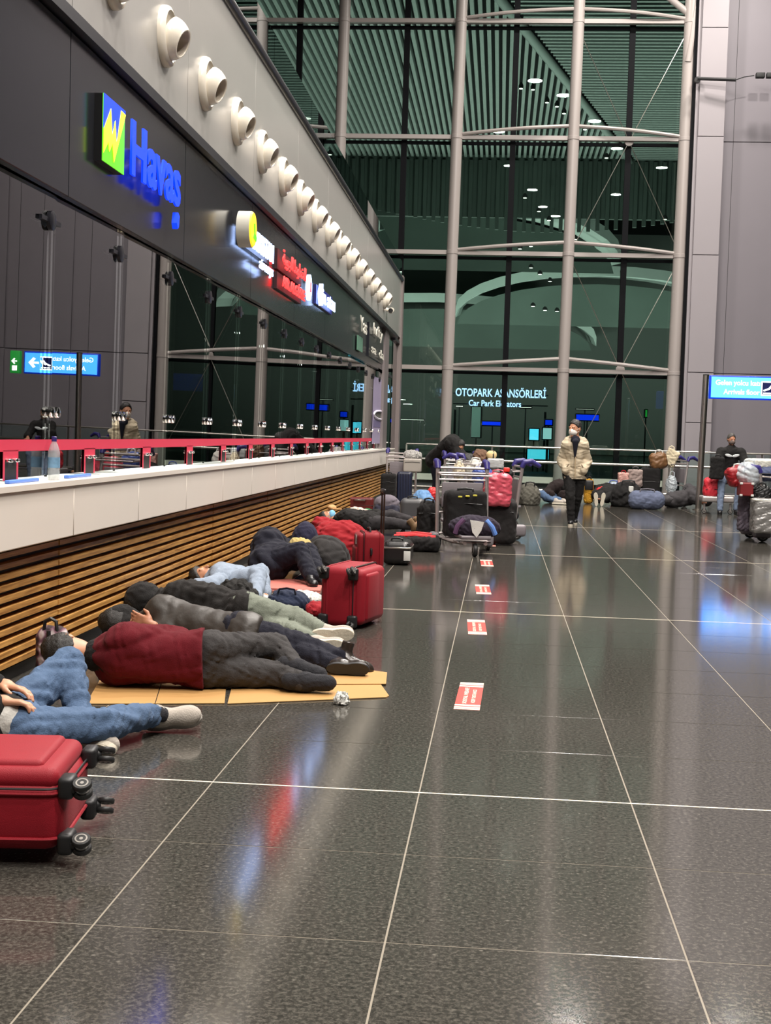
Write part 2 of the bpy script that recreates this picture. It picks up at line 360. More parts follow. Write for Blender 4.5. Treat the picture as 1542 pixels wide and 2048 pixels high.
# grey tower on the right
tw = MB().box(4.72, 5.46, YF-.3, YF+1, 0, 15).build('wall_right', M['grey'], smooth=None); tag(tw, kind='structure')
z = [0, 1.9, 3.2, 6.23, 9.25, 12.0, 15]
for a, b in zip(z, z[1:]): MB().rbox((5.13, YF-.34, (a+b)/2), (.66, .1, b-a-.02), .005, n=1).build('wall_panel', M['grey'], tw)
tag(MB().box(4.64, 4.80, YF-.2, YF+.3, 0, 15).build('trim_7', M['mull'], smooth=None), kind='structure')
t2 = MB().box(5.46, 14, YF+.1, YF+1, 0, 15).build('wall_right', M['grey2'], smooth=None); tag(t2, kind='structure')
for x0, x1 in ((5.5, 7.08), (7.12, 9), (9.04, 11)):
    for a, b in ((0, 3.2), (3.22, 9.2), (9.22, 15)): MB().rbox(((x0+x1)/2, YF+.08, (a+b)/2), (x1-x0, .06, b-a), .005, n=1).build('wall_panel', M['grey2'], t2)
# railing
rl = thing('railing', 'steel guard railing with three rails and clear glass before the facade', 'railing', (2, 34.6, 0))
for z, r in ((1.14, .022), (.765, .034), (.05, .03)): MB().tube([(-4.4, 0, z), (7, 0, z)], r, 10).build('rail', M['steel'], rl)
for x in (-4.4, -2.2, 0, 2.3, 4.6, 6.9): MB().box(x-.02, x+.02, .02, .05, 0, 1.13).build('post', M['steel'], rl, smooth=None)
for x in (-4.4, -2.2, 0, 2.3, 4.6): MB().box(x+.05, x+2.15, .03, .042, .12, 1.11).build('glass_panel', M['rail_glass'], rl, smooth=None)
#PART2
# ---------------------------------------------------------------- air nozzles
def nozzle(loc, label):
    t = thing('air_nozzle', label, 'air vent', loc, group='air nozzles along the upper wall')
    MB().lathe([(.215, 0), (.215, .022), (.206, .045), (.180, .055), (.160, .035)], 32, RY(90)).build('flange', M['nozzle'], t, smooth=50)
    d = Vector((.92, -.09, -.38)).normalized(); q = d.to_track_quat('Z', 'Y').to_matrix().to_4x4(); R = .158; n = 28; C0 = T(.030, 0, -.01)
    a0 = math.acos(.74); prof = [(R*math.sin(a), R*math.cos(a)) for a in np.linspace(a0, math.pi*.47, 14)]
    ro = R*math.sin(a0); lip = [(ro-.016, R*math.cos(a0)-.004), (ro-.012, R*math.cos(a0)+.006), (ro-.003, R*math.cos(a0)+.006)]
    MB().lathe(lip+prof, n, C0 @ q, cap=False).build('ball', M['nozzle'], t, smooth=60)
    MB().lathe([(ro-.016, R*math.cos(a0)), (R*.60, R*.25), (R*.5, R*.02), (.001, R*.0)], n, C0 @ q, cap=False).build('throat', M['thr'], t, smooth=60)
    MB().lathe([(.001, .012), (.165, .012)], 24, RY(90), cap=False).build('back_disc', M['nozzle'], t, smooth=None)
    return t
M['thr'] = mat('nozzle throat', rgb(190, 180, 166), .5)
ords = ['half out of the picture at the top', 'second from the left', 'third from the left', 'fourth from the left', 'fifth from the left', 'sixth from the left', 'seventh from the left', 'eighth from the left', 'eighth from the far end', 'seventh from the far end', 'sixth from the far end', 'fifth from the far end', 'fourth from the far end', 'third from the far end', 'second from the far end', 'at the far end']
n0 = None
for k in range(16):
    y = 8.03+1.303*k
    lab = 'white ball air nozzle on the upper wall, '+ords[k]
    if n0 is None: n0 = nozzle((-2.495, y+.3, 4.16), lab)
    else:
        c = copy_tree(n0); c.location = (-2.495, y+.3, 4.16); c['label'] = lab
t = thing('security_camera', 'small white security camera just past the last air nozzle', 'camera', (-2.495, 28.6, 4.0))
MB().lathe([(.04, 0), (.04, .03), (.015, .05)], 12, RY(90)).tube([(.04, 0, 0), (.1, 0, -.02)], .015, 8).build('mount', M['nozzle'], t)
MB().tube([(.1, .1, 0), (.1, -.12, -.03)], .06, 12).build('housing', M['nozzle'], t)
MB().lathe([(.05, 0), (.05, .03)], 12, T(.1, -.122, -.03) @ RX(90)).build('lens', M['black'], t)
# ---------------------------------------------------------------- lit signs on the fascia; local x along +Y world, y up, z out (+X)
def face(y, z, x=-2.45): return Matrix(((0, 0, 1, x), (1, 0, 0, y), (0, 1, 0, z), (0, 0, 0, 1)))
def sign_plate(name, w, h, parent, m, Mx, z0=-.05, z1=0): return MB().box(0, w, 0, h, z0, z1, Mx).build(name, m, parent, smooth=None)
s = thing('shop_sign', 'lit sign with blue letters Havaş and a zigzag blue, yellow and green square', 'sign')
b = face(8.03, 2.96)
MB().box(0, .46, 0, .40, -.07, 0, b).build('logo_box', M['black'], s, smooth=None)
MB().box(.0, .46, .0, .40, .0, .006, b).build('logo_green', M['greenlit'], s, smooth=None)
MB().prism([(0, .40), (.46, .40), (.46, .37), (.3, .14), (.23, .30), (.16, .14), (.0, .2)], .006, .009, b).build('logo_blue', M['bluelit'], s, smooth=None)
MB().prism([(0, .19), (.14, .34), (.175, .18), (.235, .29), (.27, .15), (.36, .38), (.46, .375), (.22, .03), (.185, .14), (.12, .075), (.095, .13), (.0, .045)], .009, .012, b).build('logo_zigzag', M['yel2'], s, smooth=None)
def halo_letters(body, y, z, w, h, m, parent, name='lettering', ex=.007, bold=.0, edge=None):
    o = text(name, body, 1, m, parent, face(y, z) @ T(0, 0, .03), ex, bold=bold, fit=(w, h))
    return o
halo_letters('H', 8.56, 2.98, .36, .35, M['bluelit'], s, bold=.028); halo_letters('avas', 8.95, 2.98, .93, .26, M['bluelit'], s, bold=.025)
MB().prism([(0, 0), (.05, -.02), (.03, -.1), (.0, -.12), (-.03, -.08)], 0, .04, face(9.80, 2.94)).build('cedilla', M['bluelit'], s)
s = thing('shop_sign', 'lit white letters UZBEKISTAN airways beside a round yellow disc', 'sign')
MB().lathe([(.001, .0), (.165, .0), (.165, .12), (.001, .12)], 28, face(12.3, 3.2, -2.45)).build('disc_box', M['dullw'], s, smooth=40)
MB().lathe([(.001, .12), (.16, .12), (.15, .135), (.001, .136)], 28, face(12.3, 3.2, -2.45)).build('disc_face', M['yellowlit'], s, smooth=40)
MB().prism([(-.05, -.08), (.1, -.1), (.13, -.06), (.05, -.03), (.03, .06), (-.02, .05), (.0, -.03)], .137, .142, face(12.3, 3.2)).build('disc_bird', M['greenlit'], s)
MB().box(-.02, 1.5, .0, .20, -.06, -.02, face(12.52, 3.09)).build('backing', M['black'], s, smooth=None)
halo_letters('UZBEKISTAN', 12.54, 3.10, 1.44, .19, M['whitelit'], s, bold=.01); halo_letters('airways', 13.2, 2.93, .78, .13, M['whitelit'], s, bold=.01)
s = thing('shop_sign', 'red lit sign AIR ALGERIE under a red Arabic line with a white oval emblem', 'sign')
MB().box(-.05, 1.75, -.02, .16, -.06, -.02, face(14.58, 2.93)).box(-.05, 1.75, -.02, .2, -.06, -.02, face(14.58, 3.14)).build('backing', mat('dark red backing', (.035, .002, .005), .6), s, smooth=None)
halo_letters('AIR ALGÉRIE', 14.62, 2.94, 1.66, .155, M['redlit'], s, bold=.01)
ar = 'الخطوط الجوية'
pf = {'ا':'\uFE8D','ل':'\uFEDF','خ':'\uFEA8','ط':'\uFEC4','و':'\uFEEE','ج':'\uFEA0','ي':'\uFEF4','ة':'\uFE94'}
vis = ''.join(pf.get(ch, ch) for ch in ar)[::-1]
halo_letters(vis, 14.60, 3.14, 1.72, .20, M['redlit'], s, bold=.005)
MB().lathe([(.001, .0), (.16, .0), (.16, .04), (.001, .042)], 28, face(16.66, 3.15, -2.45) @ Matrix.Diagonal((.9, 1, 1, 1))).build('emblem', M['whitelit'], s, smooth=40)
MB().prism([(-.05, -.06), (.06, -.05), (.03, .0), (.05, .06), (-.02, .07)], .043, .047, face(16.66, 3.15)).build('emblem_bird', M['redlit'], s)
s = thing('shop_sign', 'white lit sign with a chevron and blurred lower-case letters right of the red sign', 'sign')
MB().box(-.08, 1.6, -.03, .22, -.06, -.02, face(17.7, 3.08)).build('backing', mat('dark blue backing', (.01, .015, .16), .4), s, smooth=None)
MB().prism([(0, .12), (.14, .26), (.2, .26), (.2, -.02), (.14, -.03)], 0, .05, face(17.6, 3.06)).build('chevron', M['whitelit'], s, smooth=None)
halo_letters('in atau', 17.9, 3.08, 1.32, .19, M['whitelit'], s, bold=.01)
s = thing('shop_sign', 'unlit pale letters on the dark fascia right of the lit signs', 'sign')
text('lettering', 'Yas', 1, M['dullw'], s, face(22.7, 3.1) @ T(0, 0, .03), .007, fit=(1.15, .26), bold=.01)
MB().box(22.8, 23.6, 0, .02, 0, .25, T(0, 0, 0) @ Matrix(((0, 1, 0, -2.48), (1, 0, 0, 0), (0, 0, 1, 2.78), (0, 0, 0, 1)))).build('green_plate', mat('dull green plate', rgb(90, 130, 110), .4), s, smooth=None)
s = thing('shop_sign', 'unlit pale double-line letters at the far end of the dark fascia', 'sign')
text('lettering', 'lufty', 1, M['dullw'], s, face(25.1, 3.16) @ T(0, 0, .03), .007, fit=(1.9, .28), bold=.01)
text('lettering', 'sa  da', 1, M['dullw'], s, face(24.8, 2.86) @ T(0, 0, .03), .007, fit=(2.6, .17), bold=.01)
MB().box(-.1, 2.9, -.02, .6, -.06, -.02, face(24.9, 2.82)).build('backing', M['fascia'], s, smooth=None)
# lilac end panel
s = thing('frosted_panel', 'lilac frosted film with a white oval ring on the last glass panes', 'panel', (-2.56, 28.5, 1.1))
MB().rbox((0, 0, .74), (.004, 3.3, 1.36), .001).build('sheet', mat('lilac frosted film', rgb(158, 148, 176), .5), s, smooth=None)
MB().tube([(.008, -.03+1.42*math.cos(a), .66+.085*math.sin(a)) for a in np.linspace(0, 2*math.pi, 49)[:-1]], .022, 8, closed=True).build('ring', mat('pale ring', rgb(232, 228, 244), .4), s)
MB().add([(.004, -.03+1.40*math.cos(a), .66+.08*math.sin(a)) for a in np.linspace(0, 2*math.pi, 49)[:-1]], [tuple(range(48))]).build('opening', M['inner'], s, smooth=None)
MB().box(.003, .006, -1.5, 1.5, .40, .54).build('darker_band', mat('mauve band', rgb(112, 104, 140), .5), s, smooth=None)
# ---------------------------------------------------------------- arrivals sign and exit sign
s = thing('direction_sign', 'bright blue lightbox reading Gelen yolcu katı Arrivals floor beside the pole', 'sign', (4.68, 31, 2.38))
MB().rbox((.93, .09, .265), (1.86, .16, .53), .02).build('housing', mat('blue housing', (.005, .04, .5), .4, emit=(.005, .06, .8), es=.6), s)
MB().box(.035, 1.825, -.004, .012, .035, .495).build('face', M['blueface'], s, smooth=None)
fx = Matrix(((1, 0, 0, 0), (0, 0, -1, -.006), (0, 1, 0, 0), (0, 0, 0, 1)))
M['sgnw'] = emit('sign white', (1, 1, 1), 3.2); M['sgnn'] = mat('sign navy', (.004, .01, .09), .4)
text('lettering', 'Gelen yolcu katı', 1, M['sgnw'], s, fx @ T(.13, .28, 0), .002, fit=(.98, .15), bold=.01)
text('lettering', 'Arrivals floor', 1, M['sgnw'], s, fx @ T(.31, .11, 0), .002, fit=(.80, .115), bold=.01)
MB().rbox((1.27, -.006, .26), (.26, .012, .32), .005).build('icon_frame', M['sgnw'], s)
MB().box(1.165, 1.375, -.016, -.012, .125, .395).build('icon_field', M['sgnn'], s, smooth=None)
MB().prism([(1.18, .22), (1.3, .27), (1.36, .34), (1.37, .29), (1.33, .24), (1.2, .19)], .016, .019, fx).box(1.19, 1.35, -.024, -.018, .14, .165).build('icon_plane', M['sgnw'], s, smooth=None)
MB().prism([(1.48, .29), (1.62, .29), (1.56, .36), (1.62, .39), (1.74, .265), (1.62, .14), (1.56, .17), (1.62, .24), (1.48, .24)], 0, .004, fx).build('arrow', M['sgnw'], s, smooth=None)
MB().tube([(.3, .09, .53), (.3, .09, 9)], .005, 6).tube([(1.5, .09, .53), (1.5, .09, 9)], .005, 6).build('hanger', M['dark'], s)
s = thing('exit_sign', 'green lit exit sign with white arrow hanging right of the blue lightbox', 'sign', (6.64, 31, 2.38))
MB().rbox((.12, .09, .265), (.24, .16, .53), .02).build('housing', M['exitgreen'], s)
MB().prism([(.06, .30), (.13, .30), (.1, .34), (.13, .36), (.2, .285), (.13, .21), (.1, .23), (.13, .27), (.06, .27)], .0, .004, Matrix(((1, 0, 0, 0), (0, 0, -1, -.001), (0, 1, 0, 0), (0, 0, 0, 1)))).box(.06, .18, .004, .008, .06, .18).build('symbols', M['sgnw'], s, smooth=None)
MB().tube([(.12, .09, .53), (.12, .09, 9)], .005, 6).build('hanger', M['dark'], s)
s = thing('steel_pole', 'tall brushed steel pole standing left of the blue lightbox', 'pole', (4.10, 28, 0))
MB().lathe([(.12, 0), (.12, .012), (.075, .02)], 20).build('base_plate', M['steel'], s)
MB().tube([(0, 0, .01), (.045, 0, 2.76)], .062, 20).build('shaft', M['steel'], s)
MB().lathe([(.063, 0), (.066, .01), (.05, .02)], 20, T(.045, 0, 2.755)).build('cap', M['black'], s)
# floodlight arm
s = thing('floodlight', 'black twin floodlight on a thin arm high on the grey tower', 'lamp', (4.75, YF-.62, 10.65))
MB().tube([(-.05, 0, 0), (.9, -.1, -.05)], .045, 8).build('arm', M['dark'], s)
MB().tube([(.9, -.1, -.05), (1.1, -.1, .02), (1.35, -.1, .06)], .012, 6).build('cable', M['dark'], s)
for x in (1.5, 1.76): MB().rbox((x, -.1, .06), (.22, .16, .13), .02).build('lamp_head', M['dark'], s)
MB().lathe([(.08, 0), (.08, .1)], 10, T(-.03, .1, 0) @ RX(-90)).build('bracket', M['dark'], s)
# ---------------------------------------------------------------- floor stickers
M['stk'] = mat('red sticker', rgb(214, 52, 40), .45); M['stw'] = mat('sticker print', rgb(246, 214, 196), .5)
for i, (y, x) in enumerate(((7.02, -.115), (9.60, -.122), (12.0, -.108), (14.55, -.10), (17.2, -.085))):
    lab = 'red and white striped distance sticker on the floor, '+['nearest to the camera', 'second from the front', 'third from the front', 'fourth from the front', 'farthest, beside the luggage trolley'][i]
    s = thing('floor_sticker', lab, 'sticker', (x, y, 0), math.radians(2 if i else -1), 'red distance stickers on the floor')
    MB().box(-.065, .065, -.37, .37, .0002, .0012).build('sheet', M['stk'], s, smooth=None)
    mb = MB()
    for e in (-1, 1):
        for q in ((.30, .335), (.245, .28), (.345, .37)): mb.box(-.065, .065, min(e*q[0], e*q[1]), max(e*q[0], e*q[1]), .0012, .0016)
    tag(mb.build('stripes', M['stw'], s, smooth=None), kind='stuff')
    R90 = Matrix(((0, -1, 0, 0), (1, 0, 0, 0), (0, 0, 1, .0014), (0, 0, 0, 1)))
    text('lettering', 'SOSYAL MESAFE', 1, M['stw'], s, T(-.008, -.22, 0) @ R90, .0002, fit=(.44, .022), bold=.02)
    text('lettering', 'KEEP DISTANCE', 1, M['stw'], s, T(.034, -.19, 0) @ R90, .0002, fit=(.36, .020), bold=.02)
# ---------------------------------------------------------------- outside
g = MB().box(-60, 60, 37.2, 200, -.3, -.05).build('ground', M['asphalt'], smooth=None); tag(g, kind='structure')
bk = MB().box(-60, 60, 130, 131, 0, 25).build('wall_back', mat('far car park wall', (.10, .115, .105), .9), smooth=None); tag(bk, kind='structure')
cp = MB().box(-60, 60, 37.5, 128, 20.6, 20.8).build('ceiling', M['cavity'], smooth=None); tag(cp, kind='structure')  # hall ceiling mirrored in the facade glass, built as geometry beyond it
# slats run away from the facade left of the valley curve, across it on the right
def bnd(y):     # X of the valley at depth y
    return -2.6+(y-52)*.26
mb = MB()
for i in range(110):
    x = -26+i*.36
    y0 = 40; yb = (x+2.6)/.26+52
    y0 = max(40, yb+.4)
    if y0 < 92: mb.box(x-.09, x+.09, y0, 92, 20.2, 20.6)
tag(mb.build('reflected_slat', M['slat'], cp, smooth=None), kind='stuff')
mb = MB()
for j in range(120):
    y = 40+j*.55; xb = bnd(y)+.4
    if y < 100: mb.box(max(xb, -30), 24, y-.11, y+.11, 20.3, 20.42)
tag(mb.build('reflected_slat', M['slat'], cp, smooth=None), kind='stuff')
mb = MB()
ys = np.linspace(40, 98, 30)
mb.tube([(bnd(y), y, 20.3) for y in ys], .22, 10); mb.build('valley_beam', M['slat'], cp)
MB().box(-40, 40, 93.2, 93.6, 16.4, 20.6).build('reflected_beam', M['tymp'], cp, smooth=None)
mb = MB()
for i in range(90): mb.box(-30+i*.62, -29.75+i*.62, 92.9, 93.2, 16.6+1.2*math.sin(i*.09), 20.2)
tag(mb.build('beam_rib', M['tymp'], cp, smooth=None), kind='stuff')
# vaulted far bays of the ceiling reflection, built as shells
for (cx, cy, w, h, zz) in ((-5, 96, 13, 4.2, 13.8), (8, 110, 12, 3.6, 11), (-6, 118, 14, 3.5, 9.5)):
    n = 16; mb = MB(); pts = [(cx+w*math.cos(a), zz+h*math.sin(a)) for a in np.linspace(math.pi, 0, n+1)]
    for (xa, za), (xb, zb) in zip(pts, pts[1:]): mb.add([(xa, cy, za), (xb, cy, zb), (xb, cy+14, zb+1.5), (xa, cy+14, za+1.5), (xa, cy, za+.8), (xb, cy, zb+.8)], [(0, 1, 2, 3), (0, 1, 5, 4)])
    mb.build('vault', M['slat'], cp, smooth=60); MB().add([(x_, cy+6, z_) for x_, z_ in pts]+[(cx, cy+6, zz-1)], [tuple(range(n, -1, -1))]).build('vault_infill', M['tymp'], cp, smooth=None)
od = ['first', 'second', 'third', 'fourth', 'fifth', 'sixth', 'seventh']
DL = [od[k]+' in the uppermost diagonal row' for k in range(7)]+[od[k]+' in the diagonal row below the second beam' for k in range(3)]+['right one of the pair above the third beam', 'left one of the pair above the third beam']+[od[k]+' in the row just below the third beam' for k in range(3)]+['middle of the lowest three', 'left of the lowest three', 'right of the lowest three']+['alone by the right dark mullion', 'alone near the rightmost column', 'alone right of the third column']
for i, (x, y, Y) in enumerate(((1042, 176, 60), (1066, 178, 60), (1094, 204, 64), (1114, 212, 64), (1128, 226, 68), (1170, 258, 72), (1213, 315, 80), (1050, 395, 84), (1078, 422, 88), (1098, 440, 90), (1062, 492, 84), (1040, 497, 84), (1062, 535, 96), (1080, 548, 96), (1100, 562, 96), (1090, 620, 100), (1066, 612, 100), (1114, 622, 100), (1245, 545, 90), (1330, 438, 84), (1150, 478, 84))):
    p = at(x, y, Y); s = .075*Y/60  # glowing discs stand in for ceiling lamps reflected in the facade
    o = MB().lathe([(s*1.4, -.02), (s*1.5, .1), (s*.6, .25)], 12, T(*p)).build('disc_backing', M['dark'], None)
    tag(o, None)
    tag(o, 'glowing disc for a reflected ceiling lamp, '+DL[i], 'lamp', 'glowing discs for reflected ceiling lamps'); o.name = 'reflected_lamp'
    MB().lathe([(.001, -.05), (s, -.045), (s, -.02), (.001, -.019)], 12, T(*p)).build('lens', M['lampw'], o)
s = thing('car_park_sign', 'glowing white sign OTOPARK ASANSÖRLERİ Car Park Elevators beyond the glass', 'sign')
p = at(911, 792, 60); q = at(1092, 792, 60); w = q.x-p.x
fx2 = Matrix(((1, 0, 0, p.x), (0, 0, -1, 60), (0, 1, 0, p.z), (0, 0, 0, 1)))
text('lettering', 'OTOPARK ASANSÖRLERİ', 1, M['whitelit'], s, fx2 @ RZ(0), .05, fit=(w, .48), bold=.015)
text('lettering', 'Car Park Elevators', 1, M['whitelit'], s, fx2 @ T(.6, -.42, 0), .05, fit=(w*.58, .27), bold=.015)
for z in (.1, -.36): MB().box(-.1, w+.1, .08, .12, z, z+.05, T(p.x, 60, p.z)).build('rail', M['dark'], s, smooth=None)
for x in (0, w): MB().box(p.x+x-.05, p.x+x+.05, 60.1, 60.2, -.05, p.z-.6).build('post', M['dark'], s, smooth=None)
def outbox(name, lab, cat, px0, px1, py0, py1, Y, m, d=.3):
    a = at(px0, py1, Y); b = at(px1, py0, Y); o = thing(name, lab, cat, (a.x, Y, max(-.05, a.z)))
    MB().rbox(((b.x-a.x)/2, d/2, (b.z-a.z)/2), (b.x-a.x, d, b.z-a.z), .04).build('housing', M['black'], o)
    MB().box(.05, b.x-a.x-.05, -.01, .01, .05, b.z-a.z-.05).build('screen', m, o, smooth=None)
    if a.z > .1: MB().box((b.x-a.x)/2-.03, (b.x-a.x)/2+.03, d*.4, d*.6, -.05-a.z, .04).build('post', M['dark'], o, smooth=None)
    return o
outbox('light_strip', 'deep blue light strip beyond the glass left of the dark mullion', 'sign', 962, 1008, 842, 852, 62, M['bluelit'])
outbox('light_strip', 'blue sign with white dots beyond the glass right of the walking man', 'sign', 1150, 1200, 828, 842, 62, M['bluelit'])
outbox('display_screen', 'cyan glowing screen beyond the glass beside the second column', 'screen', 1056, 1080, 856, 882, 58, M['cyanlit'])
outbox('display_screen', 'paler cyan glowing screen closest to the second column', 'screen', 1083, 1106, 854, 880, 57, emit('pale cyan screen', (.45, .8, .85), 1.2))
outbox('display_screen', 'low cyan glowing counter below the two cyan screens', 'screen', 1052, 1100, 897, 920, 58, M['cyanlit'])
outbox('light_strip', 'small blue sign above the paler cyan screen', 'sign', 1088, 1107, 838, 852, 57, M['bluelit'])
outbox('exit_sign', 'tiny green exit light beyond the right facade bay', 'sign', 1288, 1297, 818, 836, 60, M['exitgreen'])
for i, (a, b, c, d) in enumerate(((910, 928, 811, 814), (1038, 1065, 813, 817), (1150, 1190, 817, 820), (800, 850, 838, 841))):
    o = outbox('tube_light', ['thin white tube light left under the car park sign', 'thin white tube light right under the car park sign', 'thin white tube light behind the walking man', 'thin white tube light in the leftmost facade bay'][i], 'lamp', a, b, c, d, 64, M['lampw'], .1)
o = outbox('lift_lobby', 'pale green lift shaft beyond the glass left of the blue strip', 'building', 940, 964, 812, 876, 66, mat('glowing pale green wall', rgb(120, 150, 142), .6, emit=(.1, .16, .14), es=.5), 3)  # wall emission stands in for light on the lift shaft

# ================================================================ IMPLICIT SURFACES (bodies, cloth, soft bags)
def smin(a, b, k):
    if k <= 0: return np.minimum(a, b)
    h = np.clip(.5+.5*(b-a)/k, 0, 1); return b+(a-b)*h-k*h*(1-h)
class Blob:
    def __init__(s, vox, k=.03, fold=0, wl=.12, seed=0, floor=None): s.v = vox; s.k = k; s.fold = fold; s.wl = wl; s.seed = seed; s.p = []; s.cuts = []; s.lo = []; s.hi = []; s.floor = floor; s.fdir = None
    def _b(s, c, r): s.lo.append(np.array(c)-r); s.hi.append(np.array(c)+r)
    def cap(s, a, b, ra, rb=None, k=None, sub=False):
        rb = ra if rb is None else rb; a = np.array(a, float); b = np.array(b, float); s._b(a, ra); s._b(b, rb)
        def f(P):
            d = b-a; h = np.clip(((P-a)@d)/max(1e-9, d@d), 0, 1); return np.linalg.norm(P-(a+h[..., None]*d), axis=-1)-(ra+(rb-ra)*h)
        s.p.append((f, k, sub)); return s
    def chain(s, pts, rs, k=None):
        for i in range(len(pts)-1): s.cap(pts[i], pts[i+1], rs[i], rs[i+1], k)
        return s
    def ell(s, c, r, R=None, k=None, sub=False):
        c = np.array(c, float); r = np.array(r, float); s._b(c, r.max()); R = np.eye(3) if R is None else np.array(R)
        def f(P):
            q = (P-c)@R; k0 = np.linalg.norm(q/r, axis=-1); k1 = np.linalg.norm(q/(r*r), axis=-1); return k0*(k0-1)/np.maximum(k1, 1e-6)
        s.p.append((f, k, sub)); return s
    def box(s, c, size, rd, R=None, k=None, sub=False):
        c = np.array(c, float); h = np.array(size, float)/2-rd; s._b(c, np.linalg.norm(h)+rd); R = np.eye(3) if R is None else np.array(R)
        def f(P):
            q = np.abs((P-c)@R)-h; return np.linalg.norm(np.maximum(q, 0), axis=-1)+np.minimum(q.max(-1), 0)-rd
        s.p.append((f, k, sub)); return s
    def cut(s, n, p): s.cuts.append((np.array(n, float)/np.linalg.norm(n), np.array(p, float))); return s
    def mesh(s):
        h = s.v; lo = np.min(s.lo, 0)-2.5*h-s.fold; hi = np.max(s.hi, 0)+2.5*h+s.fold
        if s.floor is not None: lo[2] = max(lo[2], s.floor-2*h)
        n = np.ceil((hi-lo)/h).astype(int)+1
        g = np.stack(np.meshgrid(*[lo[i]+h*np.arange(n[i]) for i in range(3)], indexing='ij'), -1).astype(np.float32)
        d = None
        for f, k, sub in s.p:
            e = f(g); k = s.k if k is None else k
            d = e if d is None else (-smin(-d, e, k) if sub else smin(d, e, k))
        if s.fold:
            r = np.random.RandomState(s.seed); w = 0
            for o in range(5):
                kk = r.normal(size=3); kk /= np.linalg.norm(kk); k2 = r.normal(size=3)*.6; q = (2*math.pi/s.wl)*(.6+.35*o)
                u = g@(kk*q)+r.uniform(0, 6)+1.3*np.sin(g@(k2*q)+r.uniform(0, 6)); w = w+(1-2*np.abs(np.sin(u)))/(1+.5*o)
            d = d+s.fold*.45*w
        for nn, p in s.cuts: d = np.maximum(d, (g-p)@nn)
        if s.floor is not None: d = np.maximum(d, s.floor-g[..., 2])
        sgn = d < 0; S = [slice(0, -1), slice(1, None)]
        cnt = sum(sgn[S[a], S[b], S[c]].astype(np.int8) for a in (0, 1) for b in (0, 1) for c in (0, 1))
        act = (cnt > 0) & (cnt < 8); idx = -np.ones(act.shape, int); ijk = np.argwhere(act); idx[act] = np.arange(len(ijk))
        acc = np.zeros((len(ijk), 3)); num = np.zeros(len(ijk)); C = ijk
        cs = [(a, b, c) for a in (0, 1) for b in (0, 1) for c in (0, 1)]
        for p in cs:
            for ax in range(3):
                if p[ax]: continue
                q = list(p); q[ax] = 1
                f0 = d[C[:, 0]+p[0], C[:, 1]+p[1], C[:, 2]+p[2]]; f1 = d[C[:, 0]+q[0], C[:, 1]+q[1], C[:, 2]+q[2]]
                m = (f0 < 0) != (f1 < 0); t = np.where(m, f0/np.where(f0 == f1, 1, f0-f1), 0); pt = np.tile(np.array(p, float), (len(C), 1)); pt[:, ax] += t
                acc[m] += pt[m]; num += m
        V = lo+h*(C+acc/np.maximum(num, 1)[:, None]); Fs = []
        for ax in range(3):
            a, b = [(1, 2), (2, 0), (0, 1)][ax]
            s0 = [slice(None)]*3; s1 = [slice(None)]*3; s0[ax] = slice(0, -1); s1[ax] = slice(1, None)
            ch = np.argwhere(sgn[tuple(s0)] != sgn[tuple(s1)]); ch = ch[(ch[:, a] > 0) & (ch[:, b] > 0) & (ch[:, a] < n[a]-1) & (ch[:, b] < n[b]-1)]
            if not len(ch): continue
            def I(da, db): c = ch.copy(); c[:, a] -= da; c[:, b] -= db; return idx[c[:, 0], c[:, 1], c[:, 2]]
            Q = np.stack([I(1, 1), I(0, 1), I(0, 0), I(1, 0)], 1); flip = ~sgn[ch[:, 0], ch[:, 1], ch[:, 2]]; Q[flip] = Q[flip][:, ::-1]; Fs.append(Q)
        return V, np.concatenate(Fs)
    def build(s, name, m, parent=None, extra=None):
        V, Fq = s.mesh(); org = np.array((0., 0, 0))
        if parent is not None: org = np.array(parent.location)
        vs = [V-org]; fs = [Fq]; nv = len(V)
        for e in (extra or []):
            v2, f2 = e.mesh(); vs.append(v2-org); fs.append(f2+nv); nv += len(v2)
        me = bpy.data.meshes.new(name); me.from_pydata(np.concatenate(vs).tolist(), [], np.concatenate(fs).tolist()); me.shade_smooth(); me.update()
        return new(name, me, m, parent)
def V3(*a): return np.array(a, float)
def nrm(v): v = np.array(v, float); return v/max(1e-9, np.linalg.norm(v))
def frame(x, z):   # columns: x axis, y, z
    x = nrm(x); z = np.array(z, float); z = nrm(z-x*(z@x)); return np.stack([x, np.cross(z, x), z], 1)
def fab(name, c, rough=.85, bump=.35, bs=140, var=.18, vs=14, spec=.2, sheen=.03): return mat(name, c, rough, bump=bump, bs=bs, var=var, vs=vs, spec=spec, sheen=sheen)
M['skin'] = mat('skin', rgb(196, 142, 112), .5, var=.06, vs=20); M['skin2'] = mat('tanned skin', rgb(176, 122, 94), .5, var=.06, vs=20)
M['hair'] = mat('dark hair', (.010, .009, .008), .5, bump=.6, bs=220, var=.3, vs=60)
M['hairg'] = mat('grey stubble', (.06, .055, .05), .6, bump=.4, bs=200)
M['maskw'] = fab('white mask cloth', rgb(226, 220, 212), bump=.15)
